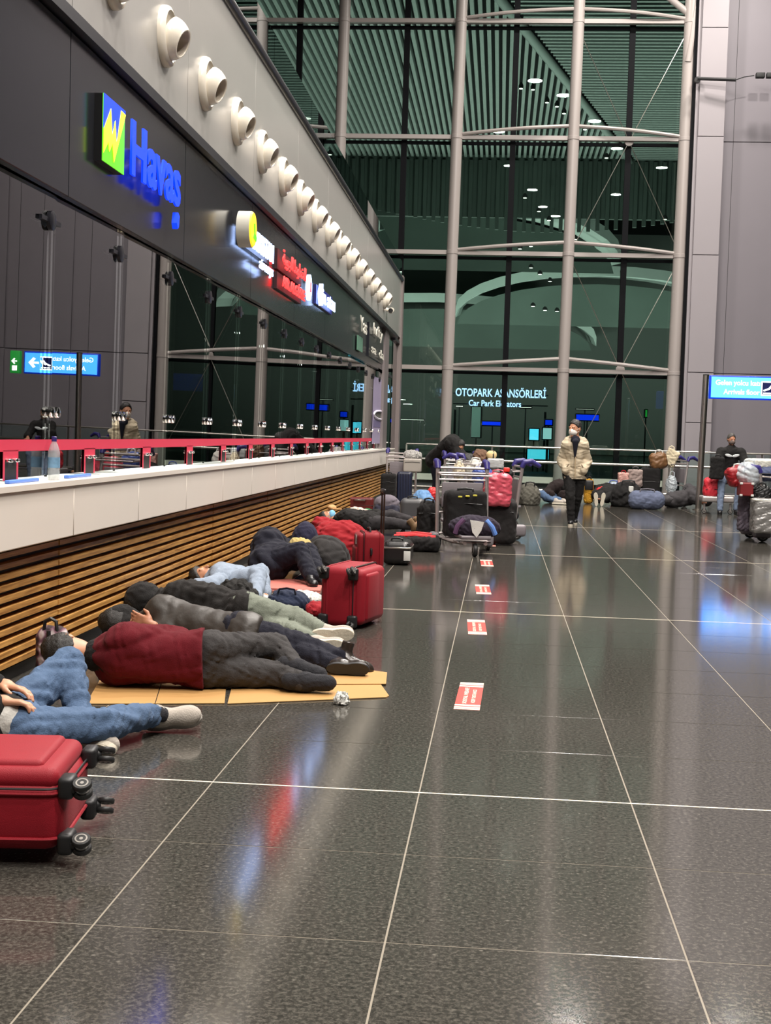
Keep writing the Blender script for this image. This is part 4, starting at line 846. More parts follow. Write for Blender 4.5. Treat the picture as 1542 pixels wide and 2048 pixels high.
def suitcase(label, m, w, d, h, Mx, handle=0, group=None, rad=.05, pocket=True, tagc=None):
    """w x d x h, wheels at z=0 face, front pocket on -y; Mx places it"""
    o = thing('suitcase', label, 'suitcase'); o.matrix_world = Mx
    z0 = .05
    MB().rbox((0, 0, z0+h/2), (w, d*.74, h), rad, n=4).build('shell', m, o, smooth=60)
    if pocket:
        MB().rbox((0, -d*.37, z0+h*.5), (w*.93, d*.26, h*.94), min(rad, d*.12), n=4).build('front_panel', m, o, smooth=60)
        MB().rbox((0, -d*.49, z0+h*.36), (w*.78, d*.07, h*.5), .02, n=3).build('pocket', m, o, smooth=60)
    pz = MB()
    for yy in (-d*.25, d*.22, -d*.30):
        x, z, r = w/2+.001, h/2+.001, rad; pts = []
        for sx, sz, a0 in ((1, 1, 0), (-1, 1, 90), (-1, -1, 180), (1, -1, 270)):
            for k in range(5): a = math.radians(a0+22.5*k); pts.append((sx*(x-r)+r*math.cos(a), yy, z0+h/2+sz*(z-r)+r*math.sin(a)))
        q = MB().tube(pts, .006 if yy != -d*.30 else .004, 6, closed=True).build('piping' if yy != -d*.30 else 'zip', M['trim'] if yy == -d*.30 else m, o)
    for sx in (-1, 1):
        for sy, yy in ((-1, -d*.30), (1, d*.28)):
            MB().rbox((sx*(w/2-.045), yy, .045), (.085, .07, .05), .015).build('corner_guard', M['trim'], o)
            Wm = T(sx*(w/2-.02), yy, -.005) @ RZ(25*sx)
            MB().tube([(sx*(w/2-.03), yy, .045), (sx*(w/2-.02), yy, .012)], [.026, .018], 10).build('wheel_fork', M['trim'], o)
            for k in (-1, 1): wheel(o, Wm @ T(0, .016*k, 0), .030, .016)
    MB().tube([(-.09, -.02, z0+h), (-.085, -.02, z0+h+.03), (0, -.02, z0+h+.038), (.085, -.02, z0+h+.03), (.09, -.02, z0+h)], .011, 8).build('top_handle', M['trim'], o)
    MB().tube([(w/2, -.02, z0+h*.42), (w/2+.03, -.02, z0+h*.44), (w/2+.034, -.02, z0+h*.5), (w/2+.03, -.02, z0+h*.56), (w/2, -.02, z0+h*.58)], .011, 8).build('side_handle', M['trim'], o)
    if handle:
        t = MB()
        for s in (-1, 1): t.tube([(s*.09, d*.36, z0+.1), (s*.09, d*.36, z0+h+handle)], .009, 8)
        t.build('telescopic_bars', mat('dark bronze bar', rgb(70, 52, 44), .35, .6), o); MB().rbox((0, d*.36, z0+h+handle), (.24, .03, .045), .014).build('grip', M['trim'], o)
    if tagc: MB().rbox((w*.2, -d*.52, z0+h*.8), (.05, .004, .09), .002).build('luggage_tag', tagc, o)
    if group: o['group'] = group
    return o
def basis(x, y, z, p): return Matrix(((x[0], y[0], z[0], p[0]), (x[1], y[1], z[1], p[1]), (x[2], y[2], z[2], p[2]), (0, 0, 0, 1)))
suitcase('large crimson suitcase lying flat at the left edge, wheels to the right', M['red1'], .47, .30, .66, T(-1.275, 4.20, .155) @ RZ(7) @ basis((0, 1, 0), (0, 0, -1), (-1, 0, 0), (0, 0, 0)), rad=.06)
a = math.radians(-13); ca, sa = math.cos(a), math.sin(a)
suitcase('dark red suitcase on its side in the aisle with wheels facing the camera', M['red1'], .42, .37, .52, basis((0, 0, -1), (-ca, -sa, 0), (-sa, ca, 0), (-1.10, 9.20, .22)), rad=.05)
suitcase('red upright suitcase with raised telescopic handle behind the overturned one', M['red2'], .40, .30, .36, T(-1.22, 13.0, .0) @ RZ(-78), handle=.40, rad=.05, tagc=M['shirtst'])
MB  # soft things
def pxbox(px0, px1, py0, py1, Y):
    a = at(px0, py1, Y); b = at(px1, py0, Y); return (a.x+b.x)/2, (a.z+b.z)/2, b.x-a.x, b.z-a.z
def bag(name, label, cat, px, py, Y, dep, m, shape='box', rd=.35, fold=.008, wl=.14, rz=0, vox=None, seed=0, floor=None, group=None, k=.04, extra=None, tilt=0):
    x, z, w, h = pxbox(px[0], px[1], py[0], py[1], Y)
    if floor is not None: h = z+h/2-floor; z = floor+h/2
    vox = vox or max(.009, min(w, h)/26)
    b = Blob(vox, k, fold, wl, seed or int(px[0]), floor); R = np.array((Matrix.Rotation(math.radians(rz), 3, 'Z') @ Matrix.Rotation(math.radians(tilt), 3, 'Y')))
    y = Y+dep/2
    if shape == 'box': b.box((x, y, z), (w, dep, h), min(w, dep, h)*rd, R)
    elif shape == 'ell': b.ell((x, y, z), (w/2, dep/2, h/2), R)
    elif shape == 'heap': b.ell((x, y, z-h*.18), (w/2, dep/2, h*.68), R); b.ell((x-w*.18, y, z+h*.1), (w*.26, dep*.3, h*.36), R); b.ell((x+w*.2, y-dep*.1, z-h*.05), (w*.28, dep*.3, h*.36), R)
    elif shape == 'roll': b.cap(np.array((x, y, z))-R@np.array((w/2-h/2, 0, 0)), np.array((x, y, z))+R@np.array((w/2-h/2, 0, 0)), h/2)
    if extra: extra(b, x, y, z, w, dep, h)
    o = thing('x', None, None, (x, y, z-h/2)); q = b.build(name, m, o); q.parent = None; q.location = o.location; bpy.data.objects.remove(o)
    tag(q, label, cat, group); q['_d'] = (w, dep, h); return q
def straps(o, m, n=2, hgt=.12, r=.012, name='handle', y=None):
    w, d, h = o['_d']
    for i in range(n):
        yy = (-d*.30 if i == 0 else d*.1) if y is None else y
        MB().tube([(-w*.22, yy, h*.9), (-w*.18, yy, h+hgt*.7), (0, yy, h+hgt), (w*.18, yy, h+hgt*.7), (w*.22, yy, h*.9)], r, 8).build(name, m, o)
def band(o, m, z, th=.02, name='stripe'):
    w, d, h = o['_d']; MB().rbox((0, 0, h*z), (w*1.015, d*1.015, th), min(.04, th*.4), n=2).build(name, m, o)
def zipline(o, m=None, z=.72):
    w, d, h = o['_d']; MB().tube([(-w*.42, -d*.5, h*z), (0, -d*.51, h*z+.01), (w*.42, -d*.5, h*z)], .006, 6).build('zip', m or M['trim'], o)
C = lambda n, c, **k: fab(n, rgb(*c), **k)
# cardboard sheets under the sleepers
def sheet(label, pts, th=.004, z=.001):
    o = MB().prism([tuple(flr(*p)[:2]) for p in pts], z, z+th).build('cardboard_sheet', M['kraft'], smooth=None)
    e = MB(); q = [flr(*p) for p in pts]; e.tube([(q[0].x, q[0].y, z+th), (q[1].x, q[1].y, z+th)], .002, 5).build('torn_edge', mat('pale cut edge', rgb(206, 170, 112), .8), o)
    return tag(o, label, 'cardboard', 'flattened boxes under the sleepers')
sheet('flattened cardboard under the shoulders of the burgundy jumper', ((172, 1409), (309, 1409), (330, 1340), (215, 1335)))
sheet('flattened cardboard between the hips and the jumper hem', ((311, 1409), (449, 1408), (455, 1345), (332, 1340)))
sheet('flattened cardboard with torn corner under the dark socks', ((455, 1409), (772, 1396), (778, 1393), (760, 1368), (560, 1350), (470, 1350)))
sheet('flattened cardboard under the black leather shoes', ((600, 1372), (772, 1371), (774, 1348), (640, 1330), (590, 1330)), z=.006)
tis = bag('crumpled_tissue', 'small crumpled white tissue on the dark floor by the cardboard', 'tissue', (673, 690), (1393, 1419), 6.62, .05, M['shirtst'], 'heap', fold=.014, wl=.05, vox=.004, floor=.001)
# plaid bag by the wall
pl = mat('plaid cloth', rgb(120, 100, 104), .85)
t = pl.node_tree; b_ = t.nodes['Principled BSDF']; tc = t.nodes.new('ShaderNodeTexCoord'); sp = t.nodes.new('ShaderNodeSeparateXYZ'); t.links.new(tc.outputs['Object'], sp.inputs[0]); acc = None
for ax, fq in ((0, 110), (2, 90)):
    m1 = t.nodes.new('ShaderNodeMath'); m1.operation = 'MULTIPLY'; m1.inputs[1].default_value = fq; s1 = t.nodes.new('ShaderNodeMath'); s1.operation = 'SINE'; t.links.new(sp.outputs[ax], m1.inputs[0]); t.links.new(m1.outputs[0], s1.inputs[0])
    if acc is None: acc = s1
    else:
        ad = t.nodes.new('ShaderNodeMath'); ad.operation = 'ADD'; t.links.new(acc.outputs[0], ad.inputs[0]); t.links.new(s1.outputs[0], ad.inputs[1]); acc = ad
rp_ = t.nodes.new('ShaderNodeValToRGB'); e = rp_.color_ramp.elements; e[0].position = .2; e[0].color = (*rgb(48, 30, 36), 1); e[1].position = .8; e[1].color = (*rgb(190, 176, 176), 1); k_ = e.new(.5); k_.color = (*rgb(110, 74, 88), 1)
mr = t.nodes.new('ShaderNodeMapRange'); mr.inputs[1].default_value = -2; mr.inputs[2].default_value = 2; t.links.new(acc.outputs[0], mr.inputs[0]); t.links.new(mr.outputs[0], rp_.inputs[0]); t.links.new(rp_.outputs[0], b_.inputs['Base Color'])
o = bag('plaid_backpack', 'plaid purple and white backpack leaning at the slats by the dark-haired head', 'backpack', (66, 128), (1258, 1338), 7.0, .14, pl, 'box', .45, .008, .1, rz=12, floor=.003)
straps(o, M['trim'], 1, .05, .010, 'strap')
w, d, h = o['_d']; MB().tube([(0, -d*.52, h*.95), (.01, -d*.56, h*.5), (-.01, -d*.5, .04)], .012, 8).build('piping', M['trim'], o)
o = thing('silver_rod', 'thin silver rod lying on the floor along the plinth at the left edge', 'rod'); a = flr(-20, 1412, .03); b2 = flr(74, 1345, .03)
MB().tube([a, b2], .011, 10).build('shaft', M['steel'], o); MB().tube([b2, b2+(b2-a).normalized()*.05], .015, 10).build('tip', M['trim'], o)
# clothes and bags among the sleepers
o = bag('black_jacket', 'rumpled black jacket lying over the pale blue clothes', 'jacket', (428, 506), (1166, 1222), 9.6, .35, C('black jacket cloth', (30, 29, 28)), 'heap', fold=.018, wl=.12, floor=.01)
o = bag('navy_bag', 'crumpled dark navy cloth bag beside the grey green jeans', 'bag', (528, 612), (1188, 1240), 9.9, .35, C('dark navy canvas', (34, 42, 62)), 'heap', fold=.012, wl=.12, floor=.003); straps(o, M['navy'], 1, .03, .008)
o = bag('plastic_bag', 'white plastic bag between the navy bag and the overturned suitcase', 'bag', (570, 640), (1190, 1222), 10.3, .3, mat('white plastic', rgb(190, 186, 180), .35, bump=.5, bs=20), 'heap', fold=.012, wl=.1, floor=.003)
o = bag('red_cloth', 'dark red folded cloth on the floor against the overturned suitcase', 'cloth', (608, 650), (1212, 1246), 9.75, .3, M['redcloth'], 'heap', fold=.012, wl=.1, floor=.003)
o = MB().prism([tuple(flr(*p)[:2]) for p in ((522, 1180), (640, 1186), (650, 1166), (540, 1160))], .001, .02).build('pink_mat', C('salmon pink mat', (190, 110, 100)), smooth=None); tag(o, 'thin salmon pink mat under the padded navy coat', 'mat')
MB().tube([flr(522, 1180, .022), flr(640, 1186, .022)], .004, 5).build('hem', C('mat hem', (214, 140, 128)), o)
o = bag('dark_blanket', 'charcoal blanket heaped behind the padded navy coat', 'blanket', (598, 694), (1078, 1160), 12.3, .5, C('charcoal blanket', (46, 44, 44)), 'heap', fold=.018, wl=.2, floor=.003)
o = bag('yellow_cloth', 'pale yellow checked cloth between the navy coat and blanket', 'cloth', (573, 622), (1080, 1104), 12.2, .2, C('pale yellow cloth', (176, 156, 100)), 'heap', fold=.012, wl=.08)
o = bag('navy_backpack', 'rounded navy backpack with a buckle near the wall behind the blanket', 'backpack', (578, 634), (1046, 1092), 13.2, .3, C('navy backpack cloth', (36, 36, 56)), 'ell', fold=.008, wl=.12, floor=.003); w, d, h = o['_d']
MB().tube([(-w*.3, -d*.42, h*.25), (-w*.2, -d*.5, h*.6), (w*.25, -d*.48, h*.6), (w*.33, -d*.4, h*.25)], .02, 8).build('strap', M['trim'], o); MB().rbox((.02, -d*.52, h*.42), (.06, .02, .03), .006).build('buckle', M['hub'], o)
o = bag('red_blanket', 'long red blanket rumpled on the floor behind the upright red suitcase', 'blanket', (612, 740), (1048, 1112), 14.0, .6, M['redcloth'], 'heap', fold=.025, wl=.25, floor=.003, extra=lambda b, x, y, z, w, d, h: b.cap((x-w*.42, y+.5, .32), (x+w*.1, y, .2), .10, .14))
o = bag('hard_case', 'black hard case with silver rim behind the upright red suitcase', 'suitcase', (762, 822), (1084, 1138), 13.9, .5, mat('black hard shell', (.016, .015, .015), .25), 'box', .3, 0, floor=.004); band(o, M['steel'], .72, .02, 'rim'); straps(o, M['trim'], 1, .03, .01)
MB().rbox((o['_d'][0]*.38, -o['_d'][1]*.52, o['_d'][2]*.4), (.07, .01, .10), .004).build('luggage_tag', M['shirtst'], o)
o = bag('holdall', 'low black holdall with bright red trim before the trolley', 'bag', (778, 878), (1076, 1122), 15.6, .5, M['blackcloth'], 'box', .4, .012, .2, floor=.003); w, d, h = o['_d']
for s in (-1, 1): MB().tube([(-w*.42, -d*.3*s, h*.96), (0, -d*.34*s, h*1.08), (w*.42, -d*.3*s, h*.98)], .026, 8).build('trim_strap', mat('bright red webbing', rgb(196, 20, 26), .6), o)
o = bag('trunk', 'dark red hard trunk with chrome handle standing at the slats', 'suitcase', (694, 746), (996, 1028), 22.9, .25, mat('dark red shell', rgb(92, 26, 26), .4), 'box', .15, 0, floor=.003); w, d, h = o['_d']
MB().tube([(-w*.22, -d*.52, h*.86), (-w*.2, -d*.66, h*.84), (w*.2, -d*.66, h*.84), (w*.22, -d*.52, h*.86)], .016, 8).build('handle', M['chrome'], o); band(o, M['trim'], .5, .008, 'seam')
o = bag('grey_duffel', 'grey topped navy duffel bag between the trunk and the orange striped case', 'bag', (744, 798), (1008, 1056), 19.5, .35, C('slate duffel cloth', (46, 46, 58)), 'box', .3, .012, .15, floor=.003)
w, d, h = o['_d']; b = Blob(.02, .03, .015, .14, 4); b.ell((o.location.x, o.location.y, h*.98), (w*.48, d*.45, .13)); b.build('crumpled_top', C('grey crumpled cloth', (104, 98, 106)), o)
o = bag('suitcase', 'grey hard suitcase with an orange stripe standing by the boots', 'suitcase', (798, 849), (998, 1070), 18.4, .28, mat('grey ribbed shell', rgb(74, 74, 76), .4), 'box', .25, 0, floor=.05); band(o, mat('orange strap', rgb(196, 96, 44), .5), .42, .03); w, d, h = o['_d']
for sx in (-1, 1):
    for sy in (-1, 1): MB().tube([(sx*w*.38, sy*d*.3, 0), (sx*w*.38, sy*d*.3, -.03)], .02, 8).build('fork', M['trim'], o); wheel(o, T(sx*w*.38, sy*d*.3, -.022), .026, .02)
straps(o, M['trim'], 1, .03, .01)
o = bag('suitcase', 'black upright suitcase nearest the slats beyond the trunk', 'suitcase', (760, 792), (948, 1004), 25, .25, M['blackcloth'], 'box', .2, .006, .15, floor=.04); straps(o, M['trim'], 1, .03, .012); zipline(o)
o = bag('suitcase', 'navy ribbed upright suitcase right of the black one', 'suitcase', (792, 824), (944, 1000), 25.2, .25, mat('navy ribbed shell', rgb(30, 34, 52), .35), 'box', .2, 0, floor=.04)
w, d, h = o['_d']
for k in range(5): MB().rbox((-w*.36+w*.18*k, -d*.5, h*.5), (.018, .02, h*.86), .008).build('rib', mat('navy rib', rgb(40, 46, 68), .35) if k == 0 else bpy.data.materials['navy rib'], o)
o = bag('blue_sleeping_bag', 'light blue sleeping bag heaped behind the grey suitcase', 'sleeping bag', (822, 868), (982, 1014), 22, .5, C('light blue nylon', (96, 134, 176), rough=.6), 'heap', fold=.02, wl=.2, floor=.003)
o = bag('red_jacket', 'small red jacket on top of the light blue sleeping bag', 'jacket', (855, 876), (976, 996), 22.2, .3, mat('bright red nylon', rgb(206, 40, 40), .5), 'heap', fold=.015, wl=.12)
o = bag('cream_shawl', 'cream shawl lying over the dark clothes by the trunk', 'cloth', (688, 742), (1018, 1044), 18.9, .25, C('cream shawl cloth', (206, 190, 176)), 'heap', fold=.018, wl=.1)
o = bag('green_cloth', 'bright green cloth lying below the dark red trunk', 'cloth', (722, 748), (1020, 1034), 20.5, .25, C('green cloth', (30, 110, 66)), 'heap', fold=.012, wl=.1)
o = bag('tan_cap', 'tan cap perched above the hair of the masked sleeper at the slats', 'cap', (654, 672), (1010, 1022), 18.75, .15, C('tan cap cloth', (196, 156, 110)), 'ell', fold=.004)
MB().rbox((.08, -.05, .03), (.12, .10, .012), .005).build('brim', C('tan brim', (180, 140, 96)), o)
o = bag('black_backpack', 'tall black backpack leaning left of the nearest luggage trolley', 'backpack', (832, 880), (1004, 1092), 16.6, .28, M['blackcloth'], 'box', .4, .012, .15, rz=10, floor=.003); straps(o, M['trim'], 1, .04, .012, 'strap'); zipline(o)
# ---------------------------------------------------------------- trolleys
def trolley(label, loc, rz, load=True):
    """rear frame at y=0 (+y side towards handle user), front castor at y=-.85"""
    o = thing('luggage_trolley', label, 'trolley', loc, math.radians(rz), 'airport luggage trolleys')
    for s in (-1, 1):
        MB().tube([(s*.30, .0, .10), (s*.30, .10, 1.0)], .024, 8).build('post', M['galv'], o)
        MB().tube([(s*.30, .02, .16), (s*.20, -.45, .14), (s*.12, -.86, .15)], .022, 8).build('side_rail', M['galv'], o)
        MB().rbox((s*.33, .04, .13), (.10, .26, .16), .04).build('wheel_housing', M['greyh'], o)
        wheel(o, T(s*.33, .03, .085) @ RZ(90), .085, .04)
        MB().tube([(s*.30, .09, .97), (s*.30, .12, 1.04), (s*.30, .22, 1.055), (s*.29, .34, .99)], [.034, .042, .040, .026], 10).build('handle_arm', M['purple'], o)
    MB().tube([(-.30, .10, .98), (.30, .10, .98)], .016, 8).build('push_bar', M['galv'], o)
    for z, yy in ((.92, .09), (.84, .08), (.45, .04), (.20, .02)): MB().tube([(-.30, yy, z), (.30, yy, z)], .014, 8).build('cross_bar', M['galv'], o)
    for s in (-1, 1): MB().tube([(s*.30, .09, .92), (s*.30, -.20, .90), (0 if s < 0 else 0, -.22, .90)], .012, 8).build('basket_bar', M['galv'], o)
    MB().rbox((0, .06, .66), (.50, .02, .30), .008).build('ad_panel', M['greyh'], o)
    MB().rbox((0, -.40, .155), (.40, .78, .02), .008).build('platform', M['galv'], o)
    MB().tube([(-.20, -.70, .24), (-.16, -.90, .22), (.16, -.90, .22), (.20, -.70, .24)], .024, 8).build('bumper', M['greyh'], o)
    MB().tube([(0, -.80, .15), (0, -.82, .09)], .03, 8).build('castor_fork', M['galv'], o); wheel(o, T(0, -.84, .075) @ RZ(90), .075, .045)
    return o
trolley('nearest luggage trolley with front castor towards the camera and black cases', (-.42, 16.1, 0), 12)
trolley('luggage trolley behind the pink bag with purple handle pointing right', (.16, 18.3, 0), -80)
trolley('luggage trolley loaded with the red bag at the right edge', (3.75, 19.7, 0), 95)
trolley('grey luggage trolley at the far end of the counter', (-2.0, 27.5, 0), 0)
trolley('grey luggage trolley below the bent person in black', (-.72, 25.6, 0), 15)
trolley('luggage trolley among the far black bags with a cream tote', (3.82, 29.4, 0), -70)
trolley('luggage trolley behind the pale sacks with purple handle', (-.55, 22.5, 0), 80)
o = bag('suitcase', 'black soft suitcase with yellow ribbons standing on the nearest trolley', 'suitcase', (886, 972), (984, 1084), 15.75, .30, M['blackcloth'], 'box', .2, .010, .2, rz=12, floor=.18); w, d, h = o['_d']; straps(o, M['trim'], 1, .03, .014); zipline(o)
for k in range(4): MB().rbox((-w*.3+w*.18*k, -d*.54, h*.86+.01*k), (.05, .02, .02), .006).build('ribbon', mat('yellow ribbon', rgb(190, 180, 60), .6) if k == 0 else bpy.data.materials['yellow ribbon'], o)
o = bag('backpack', 'purple and black backpack with blue flash on the front of the trolley', 'backpack', (895, 1002), (1034, 1090), 15.2, .30, C('plum backpack cloth', (46, 40, 52)), 'ell', fold=.012, wl=.15, floor=.19); w, d, h = o['_d']
MB().tube([(w*.22, -d*.3, h*.82), (w*.34, -d*.36, h*.55), (w*.40, -d*.30, h*.25)], .03, 8).build('blue_flash', mat('blue panel', rgb(90, 130, 200), .5), o); MB().tube([(-w*.36, -d*.32, h*.25), (-w*.32, -d*.38, h*.55), (-w*.2, -d*.36, h*.85)], .03, 8).build('plum_panel', mat('plum panel', rgb(96, 66, 100), .6), o)
MB().prism([(-.05, -.06), (0, -.12), (.05, -.04), (.08, .06), (-.08, .08)], 0, .01, T(.03, -d*.5, h*.55) @ RX(90)).build('luggage_tag', M['shirtst'], o)
o = bag('pink_bag', 'shiny pink plastic bag hanging over the trolley basket', 'bag', (966, 1024), (948, 1012), 16.9, .22, M['pinkbag'], 'box', .3, .012, .17); straps(o, M['pinkbag'], 1, .05, .008)
o = bag('black_case', 'black soft case standing between the two front trolleys', 'suitcase', (960, 1034), (1000, 1082), 17.0, .35, C('black case cloth', (38, 36, 36)), 'box', .25, .012, .2, floor=.01); zipline(o); straps(o, M['trim'], 1, .03, .012)
o = bag('blue_bag', 'blue and white striped plastic bag on the trolley beside the pink bag', 'bag', (944, 986), (934, 962), 17.3, .2, mat('blue bag film', rgb(70, 92, 160), .35, bump=.5, bs=20, var=.5, vs=12), 'heap', fold=.012, wl=.1); straps(o, mat('white film', rgb(220, 222, 226), .35), 1, .05, .012)
o = bag('red_bottle_bag', 'small dark bag with a red patch beside the purple trolley handle', 'bag', (1000, 1026), (936, 958), 17.2, .18, M['trim'], 'heap', fold=.008, wl=.1); MB().rbox((0, -.1, .12), (.08, .04, .06), .015).build('red_patch', mat('red patch', rgb(210, 50, 40), .5), o)
o = bag('white_sack', 'rounded white and grey sack on the trolley behind the pink bag', 'bag', (930, 972), (920, 964), 22.2, .35, mat('white grey sack', rgb(186, 184, 176), .6, bump=.3, bs=20, var=.12, vs=5), 'ell', fold=.014, wl=.2); straps(o, M['shirtst'], 1, .03, .012)
o = bag('cream_sack', 'smaller cream sack left of the rounded white sack', 'bag', (905, 930), (924, 962), 22.0, .3, C('cream sack cloth', (196, 184, 160)), 'ell', fold=.012, wl=.15); straps(o, M['shirtst'], 1, .03, .012)
o = bag('grey_blanket', 'dark grey blanket draped behind the white sacks', 'blanket', (912, 962), (908, 936), 25.6, .4, C('dark grey blanket', (70, 70, 70)), 'heap', fold=.02, wl=.2)
o = bag('brown_coat', 'brown coat piled on the far trolley beside a cream roll', 'coat', (944, 980), (900, 930), 25.4, .4, C('brown coat cloth', (104, 80, 64)), 'heap', fold=.02, wl=.18)
o = bag('cream_roll', 'cream rolled mat on the far luggage pile', 'mat', (972, 994), (902, 918), 25.3, .2, C('cream mat cloth', (214, 190, 140)), 'roll', fold=.004); w, d, h = o['_d']; MB().lathe([(h*.52, 0), (h*.52, .03)], 12, T(w*.1, 0, h*.5) @ RY(90)).build('strap', M['trim'], o)
o = bag('grey_box', 'pale grey wrapped box on the pile below the cream roll', 'box', (974, 1008), (918, 936), 25.2, .3, mat('pale grey wrap', rgb(176, 178, 178), .4, bump=.4, bs=12), 'box', .15, .004); band(o, M['hub'], .5, .015, 'tape')
o = bag('black_duffel', 'black duffel pile behind the white sacks under the brown coat', 'bag', (908, 1010), (930, 975), 25.8, .5, M['blackcloth'], 'heap', fold=.02, wl=.25); straps(o, M['trim'], 1, .03, .014)
o = bag('white_cloth', 'black and white cloth lying on the grey trolley at the counter end', 'cloth', (806, 842), (902, 918), 27.2, .35, mat('black white cloth', rgb(150, 148, 144), .7, var=.9, vs=14), 'heap', fold=.02, wl=.12)
o = bag('grey_case', 'pale grey case hanging on the trolley at the counter end', 'suitcase', (806, 843), (918, 944), 26.9, .2, mat('pale grey shell', rgb(160, 154, 146), .5), 'box', .15, 0); zipline(o)
# bent person over the trolley
J = dict(neck=(-.86, 26.0, 1.20), shL=(-.92, 26.15, 1.24), shR=(-.92, 25.85, 1.22), elL=(-.78, 26.2, 1.0), wrL=(-.62, 26.0, .92), elR=(-.80, 25.8, .98), wrR=(-.62, 25.8, .92),
  hipL=(-1.28, 26.75, .88), hipR=(-1.28, 26.55, .88), knL=(-1.22, 26.75, .46), anL=(-1.3, 26.8, .09), knR=(-1.22, 26.5, .46), anR=(-1.3, 26.55, .09), toeL=(1, -.1, 0), toeR=(1, -.1, 0))
pb, L, R = body('person in a black jacket bending over a far luggage trolley', J, M['skin'], ((-.78, 25.85, 1.17), (.6, -.5, -.6), (.5, -.1, .85)), r=.95, vox=.03, hv=.014)
hair(L, R, M['hair'], pb, .014); jacket(pb, J, M['blackcloth'], t=.06, r=1.05, vox=.022, fold=.018, seed=31, floor=None); trousers(pb, J, M['navy'], r=1, vox=.022, floor=None, seed=32)
for a in ((-1.3, 26.8, .09), (-1.3, 26.55, .09)): shoe(a, (1, -.1, 0), (0, 0, 1), 'shoe', M['black'], M['soled'], pb, .95, .014)
# ---------------------------------------------------------------- far piles
o = bag('grey_backpack', 'grey green backpack slumped right of the second trolley', 'backpack', (1038, 1082), (968, 1006), 27.5, .4, C('grey green cloth', (92, 90, 82)), 'heap', fold=.02, wl=.2, floor=.003); straps(o, M['trim'], 1, .03, .014, 'strap')
def sleeper(label, J, hd, coat, legs, sh, sole, shoes, r=.95, seed=1):
    p, L, R = body(label, J, M['skin2'], hd, r=r, vox=.03, hv=.015); hair(L, R, M['hair'], p, .016)
    jacket(p, J, coat, t=.05, r=1.0, vox=.024, fold=.022, wl=.2, seed=seed); trousers(p, J, legs, r=1.0, vox=.022, fold=.015, seed=seed+1)
    for a, d, u in shoes: shoe(a, d, u, 'shoe', sh, sole, p, 1.0, .014)
    return p
J = dict(neck=(1.28, 28.9, .38), shL=(1.20, 28.75, .36), shR=(1.40, 28.85, .36), elL=(1.0, 28.6, .2), wrL=(1.1, 28.4, .2), elR=(1.5, 28.6, .2), wrR=(1.35, 28.4, .2), hipL=(1.05, 28.85, .17), hipR=(1.25, 28.95, .16), knL=(.90, 28.45, .20), anL=(1.15, 28.3, .09), knR=(1.0, 28.4, .14), anR=(1.3, 28.3, .09), toeL=(1, -.2, 0), toeR=(1, -.2, 0))
sleeper('person curled under a dark brown coat in jeans left of the walking man', J, ((1.42, 28.65, .30), (.4, -.6, -.6), (.3, -.5, .8)), C('dark brown coat cloth', (38, 30, 30)), M['denim'], M['greyshoe'], M['solew'], (((1.2, 28.28, .10), (1, -.2, 0), (0, .2, 1)), ((1.36, 28.26, .10), (.8, -.6, 0), (0, .2, 1))), seed=41)
J = dict(neck=(2.35, 29.3, .30), shL=(2.2, 29.2, .3), shR=(2.5, 29.2, .3), elL=(2.1, 29.0, .2), wrL=(2.2, 28.8, .25), elR=(2.6, 29.0, .2), wrR=(2.4, 28.8, .25), hipL=(2.2, 28.7, .22), hipR=(2.4, 28.7, .22), knL=(2.1, 28.4, .22), anL=(2.06, 28.15, .12), knR=(2.3, 28.4, .2), anR=(2.12, 28.15, .11), toeL=(0, -.2, 1), toeR=(.2, -.1, 1))
sleeper('person in black with a red hood and white soles towards the camera', J, ((2.5, 29.45, .28), (0, -.3, 1), (.2, 1, .2)), M['blackcloth'], M['blackcloth'], M['soled'], M['solew'], (((2.02, 28.08, .09), (-.1, -.1, 1), (0, 1, .1)), ((2.14, 28.06, .09), (.15, -.1, 1), (0, 1, .1))), seed=44)
o = bag('red_scarf', 'bright red scarf curving over the black sleeper', 'scarf', (1190, 1228), (974, 996), 28.9, .2, mat('scarlet cloth', rgb(214, 44, 44), .6), 'ell', fold=.012, wl=.15, extra=lambda b, x, y, z, w, d, h: b.cap((x+w*.2, y, z), (x+w*.6, y, z-.25), .06, .05))
o = bag('yellow_backpack', 'yellow and black backpack standing right of the walking man', 'backpack', (1168, 1188), (958, 1004), 29, .25, C('ochre backpack cloth', (176, 130, 40)), 'box', .4, .01, .12, floor=.003); straps(o, M['trim'], 1, .05, .016, 'strap'); w, d, h = o['_d']; MB().rbox((0, -d*.45, h*.75), (w*.9, .08, h*.4), .03).build('black_pocket', M['trim'], o)
o = bag('white_bag', 'white and blue plastic bag behind the red scarf', 'bag', (1208, 1246), (966, 990), 30, .3, mat('white blue film', rgb(176, 190, 206), .35, var=.3, vs=8), 'heap', fold=.02, wl=.2); straps(o, M['bluelit'] if 0 else mat('blue handle', rgb(60, 80, 160), .5), 1, .05, .014)
o = bag('black_holdall', 'large black holdall left of the grey blue duffel', 'bag', (1224, 1290), (966, 1016), 28.0, .6, M['blackcloth'], 'heap', fold=.03, wl=.25, floor=.003); straps(o, M['trim'], 1, .04, .016); w, d, h = o['_d']; MB().rbox((w*.08, -d*.42, h*.72), (.1, .03, .14), .02).build('luggage_tag', M['shirtst'], o)
o = bag('duffel', 'grey blue duffel bag lying in front of the far black bags', 'bag', (1258, 1332), (984, 1020), 27.3, .4, C('grey blue canvas', (94, 102, 124)), 'box', .45, .012, .25, floor=.003); straps(o, C('grey strap', (110, 108, 116)), 1, .05, .014)
w, d, h = o['_d']; MB().tube([(-w*.45, -d*.1, h*.9), (w*.45, -d*.1, h*.9)], .01, 6).build('zip', M['trim'], o)
